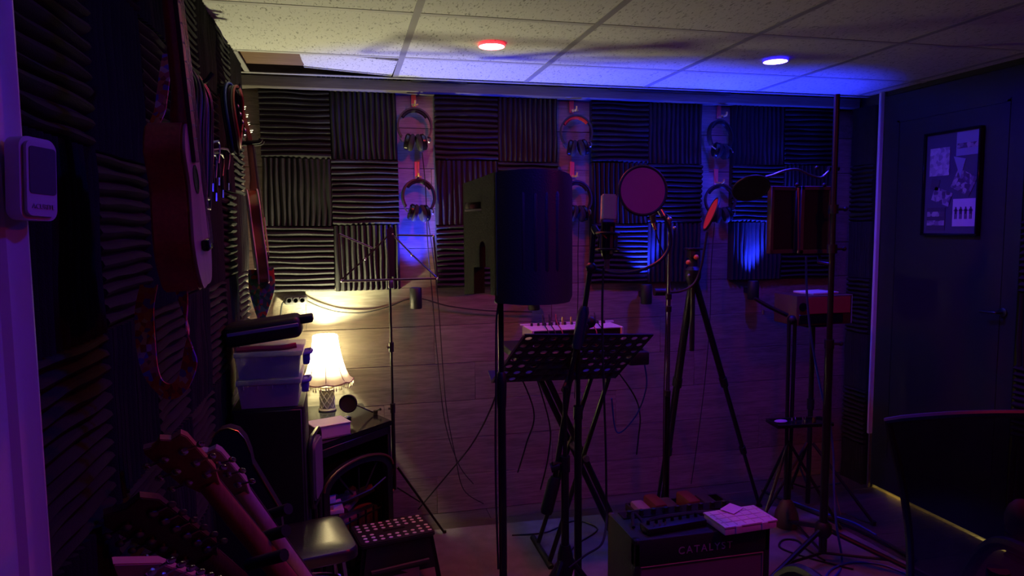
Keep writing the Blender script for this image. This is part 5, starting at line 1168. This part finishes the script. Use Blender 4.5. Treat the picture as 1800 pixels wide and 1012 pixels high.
obj('lip', MB().tube([V((hubxy[0] + .005, -.62, TZ + .008)) + Matrix.Rotation(-.10, 3, 'Z') @ V(p) for p in ((-.132, -.054, 0), (.132, -.054, 0), (.132, .054, 0), (-.132, .054, 0))], .004, 6, True), BLACK, t)
tag(obj('highlight_adapter', MB().cyl((hubxy[0] + .055, -.655, TZ + .006), (hubxy[0] + .055, -.655, TZ + .034), .009, .008, 12), mat('brass', (.8, .6, .2), .2, 1.)), 'small adapter on the tray, coloured brass as a gold highlight', 'adapter')  # brass colour paints in the gold highlight on the tray
for k, dx in enumerate((-.04, -.015, .015, .035)): tag(obj('chrome_thumbscrew', MB().cyl((hubxy[0] + dx, -.63 + .01 * (k % 2), TZ + .006), (hubxy[0] + dx, -.63 + .01 * (k % 2), TZ + .030), .0045, .0035, 8), CHROME), 'small chrome thumbscrew standing on the tray', 'screw', 'screws on the tray')
tag(obj('cloth_scrap', MB().ball((hubxy[0] - .085, -.61, TZ + .012), (.032, .02, .007), 12), mat('lilac_cloth', (.45, .3, .55), .8)), 'small lilac rag on the left end of the tray', 'cloth')
# floor cables on the right
cable('floor_cable', [aZ(1340, 862, .02), aZ(1400, 888, .018), aZ(1450, 908, .018), aZ(1500, 925, .018), aZ(1560, 955, .018), aZ(1610, 985, .015)], .008, 'thick black cable along the right rug edge', n=8)
cable('floor_cable', [aZ(1395, 882, .018), aZ(1450, 902, .018), aZ(1500, 918, .018), aZ(1540, 940, .018)], .005, 'blue cable along the right rug edge', CABC[2])
cable('floor_cable', [aZ(x_, y_, .015) for x_, y_ in ((1500, 1000), (1440, 985), (1395, 972), (1370, 960), (1378, 948), (1402, 950), (1418, 965), (1450, 985))], .004, 'thin black cable looped on the rug beside the amplifier')
cable('floor_cable', [aZ(x_, y_, .015) for x_, y_ in ((1600, 1011), (1550, 992), (1500, 988), (1465, 998), (1450, 1015))], .0045, 'blue cable curving on the rug at the tall stand foot', CABC[2])
# framed poster on the door
pa, pb_, pc_, pd_ = aX(1630, 237, 2.79), aX(1724, 227, 2.79), aX(1718, 409, 2.79), aX(1625, 411, 2.79)
y0, y1 = (pb_.y + pc_.y) / 2, (pa.y + pd_.y) / 2; z0, z1 = (pc_.z + pd_.z) / 2, (pa.z + pb_.z) / 2
t = thing('framed_poster', 'framed poster of band photos and leaflets hung on the dark door', 'poster', (2.79, (y0 + y1) / 2, z0))
f_ = MB(); e_ = .010
for lo_, hi_ in (((2.775, y0 - e_, z0 - e_), (2.80, y1 + e_, z0)), ((2.775, y0 - e_, z1), (2.80, y1 + e_, z1 + e_)), ((2.775, y0 - e_, z0), (2.80, y0, z1)), ((2.775, y1, z0), (2.80, y1 + e_, z1))): f_.bb(lo_, hi_, .002, 1)
obj('frame', f_, SHINY, t)
obj('mat_board', MB().bb((2.789, y0, z0), (2.797, y1, z1)), mat('poster_ground', (.07, .06, .12), .5), t)
def pr(u0, v0, u1, v1, m_, rot=0., nm='print', k=0):   # u from left (far) to right (near), v from top
    H = z1 - z0; Wp = y1 - y0; c_ = V((2.787 - .001 * k, y1 - (u0 + u1) / 2 * Wp, z1 - (v0 + v1) / 2 * H))
    return obj(nm, MB().box((0, 0, 0), (.002, (u1 - u0) * Wp, (v1 - v0) * H)).xf(Matrix.Translation(c_) @ Matrix.Rotation(rot, 4, 'X')), m_, t)
PR1 = pattern_mat('print_speckle', [(.50, .46, .52), (.40, .36, .42), (.56, .52, .58), (.30, .27, .33), (.48, .44, .5)], 60, .5); PR2 = mat('print_pale', (.62, .55, .66), .5); PR3 = pattern_mat('print_collage', [(.10, .07, .14), (.34, .26, .36), (.20, .14, .24), (.08, .05, .1), (.42, .34, .44)], 55, .5)
PR4 = mat('print_blue', (.28, .28, .45), .5); PRD = mat('print_dark', (.06, .04, .08), .6)
pr(.08, .14, .46, .42, PR1); pr(.58, .01, .99, .24, PR4); pr(.60, .12, .97, .17, PR3, k=1); pr(.55, .40, .93, .60, PR3, .45); pr(.16, .56, .52, .70, PR3, .35); pr(.12, .45, .28, .56, PRD, .2); pr(.06, .74, .42, .97, PRD); pr(.07, .78, .41, .83, PR3, k=1); pr(.07, .87, .41, .92, PR3, k=1); pr(.56, .66, .97, .93, PR2)
tri = MB().prism([(-.03, .04), (.035, .055), (-.005, -.045)], Matrix.Translation((2.786, y1 - .66 * (y1 - y0), z1 - .36 * (z1 - z0))) @ Matrix.Rotation(PI / 2, 4, 'Z') @ Matrix.Rotation(PI / 2, 4, 'X'), -.001, .001); obj('print', tri, PR4, t)
for k in range(4):
    yy = y1 - (.625 + k * .09) * (y1 - y0); zz_ = z1 - .80 * (z1 - z0); m_ = MB()
    m_.ball((2.7845, yy, zz_ + .024), (.001, .0045, .005), 8).box((2.7845, yy, zz_ + .008), (.001, .012 + .002 * (k % 2), .024)).box((2.7845, yy - .004, zz_ - .015), (.001, .004, .024)).box((2.7845, yy + .004, zz_ - .015), (.001, .004, .024)).box((2.7845, yy, zz_ + .012), (.001, .022, .004))
    obj('printed_figure', m_, PRD, t)
# mesh office chair
t = thing('office_chair', 'dark mesh-backed office chair at the lower right edge', 'chair', (1.45, -2.20, 0))
dch = 1.42; rows = []
for j in range(13):
    v = j / 12; py = 727 + v * 330; lx = 1560 + 40 * math.sin(min(1, v * 1.25) * PI / 2); row = []
    for i in range(17):
        u = i / 16; rx = 1978 - 24 * v; px = lx + (rx - lx) * u; cyy = py + (12 * (2 * u - 1) ** 2 if j == 0 else 12 * (2 * u - 1) ** 2 * (1 - v)); dd_ = dch - .07 * (1 - (2 * u - 1) ** 2) + .05 * math.sin(v * PI)
        row.append(D(px, cyy, dd_))
    rows.append(row)
o = obj('mesh_back', MB().sheet(rows), mix_transparent('chair_mesh', (.034, .030, .042), .16, .75, .1), t)
edge = rows[0] + [r[-1] for r in rows[1:]] + rows[-1][::-1][1:] + [r[0] for r in rows[1:-1]][::-1]
obj('back_frame', MB().tube(edge, .008, 8, True), mat('chair_frame', (.02, .02, .024), .6), t)
cb = sum([rows[-1][i] for i in (7, 8, 9)], V()) / 3
cb2 = D(1796, 912, dch + .10)
obj('lumbar_knob', MB().ball(cb2, (.036, .03, .045), 14), mat('reddish_knob', (.22, .08, .07), .6), t)
sc_ = V((cb.x + .02, cb.y + .28, .46))
obj('seat', MB().prism([(p[0], p[1]) for p in rrect(.24, .23, .07)], Matrix.Translation(sc_) @ Matrix.Rotation(-.23, 4, 'Z'), -.03, .035, b=.015), BLACKR, t)
obj('back_post', MB().tube([cb + V((.0, .03, .05)), cb + V((.0, .05, -.15)), sc_ + V((0, -.1, -.02))], [.02, .022, .025], 10), BLACKP, t)
obj('gas_column', MB().cyl(sc_ - V((0, 0, .03)), V((sc_.x, sc_.y, .09)), .025, None, 14), STEEL, t)
for k in range(5):
    a = 2 * PI * k / 5 + .3; f = V((math.cos(a), math.sin(a), 0)) * .29; b = V((sc_.x, sc_.y, 0)); o = obj('base_arm', MB().tube([b + V((0, 0, .10)), b + f + V((0, 0, .07))], [.022, .015], 8), BLACKP, t)
    obj('caster', MB().cyl(b + f + V((-.012, 0, .034)), b + f + V((.012, 0, .034)), .026, None, 14), BLACKR, o)
for s in (-1, 1): obj('armrest', MB().tube(spline([sc_ + V((s * .25, .1, -.0)), sc_ + V((s * .29, .08, .12)), sc_ + V((s * .28, .0, .20)), sc_ + V((s * .28, -.14, .20))], 5), .016, 8), BLACKP, t)
t.location = (sc_.x, sc_.y, 0)
for ch_ in t.children: ch_.location = V((1.45, -2.20, 0)) + ch_.location - t.location
# ================================================================== wall remote near the camera
nd = V((math.cos(math.radians(-24)), math.sin(math.radians(-24)), 0)); c = D(74, 315, .845)
Mr = frame(c, V((-nd.y, nd.x, 0)), nd) @ Matrix.Rotation(math.radians(-3), 4, 'Z')
t = thing('weather_display', 'white wall display unit with grey screen fixed to the door casing', 'thermometer', c - V((0, 0, .06)))
obj('shell', MB().prism(rrect(.0265, .0495, .013, 6), Mr, -.030, .0, b=.005), WHITEP, t)
obj('screen', MB().prism(rrect(.0190, .028, .004), Mr @ Matrix.Translation((.001, .010, 0)), -.001, .0008), mat('lcd', (.12, .12, .13), .3), t)
text('ACURITE', 'lettering', Mr @ Matrix.Translation((.001, -.033, .0006)), .0080, mat('emboss', (.55, .54, .56), .5), t, depth=.0006)
obj('mount', MB().box((0, 0, -.034), (.02, .06, .016), b=.003).xf(Mr), WHITEP, t)
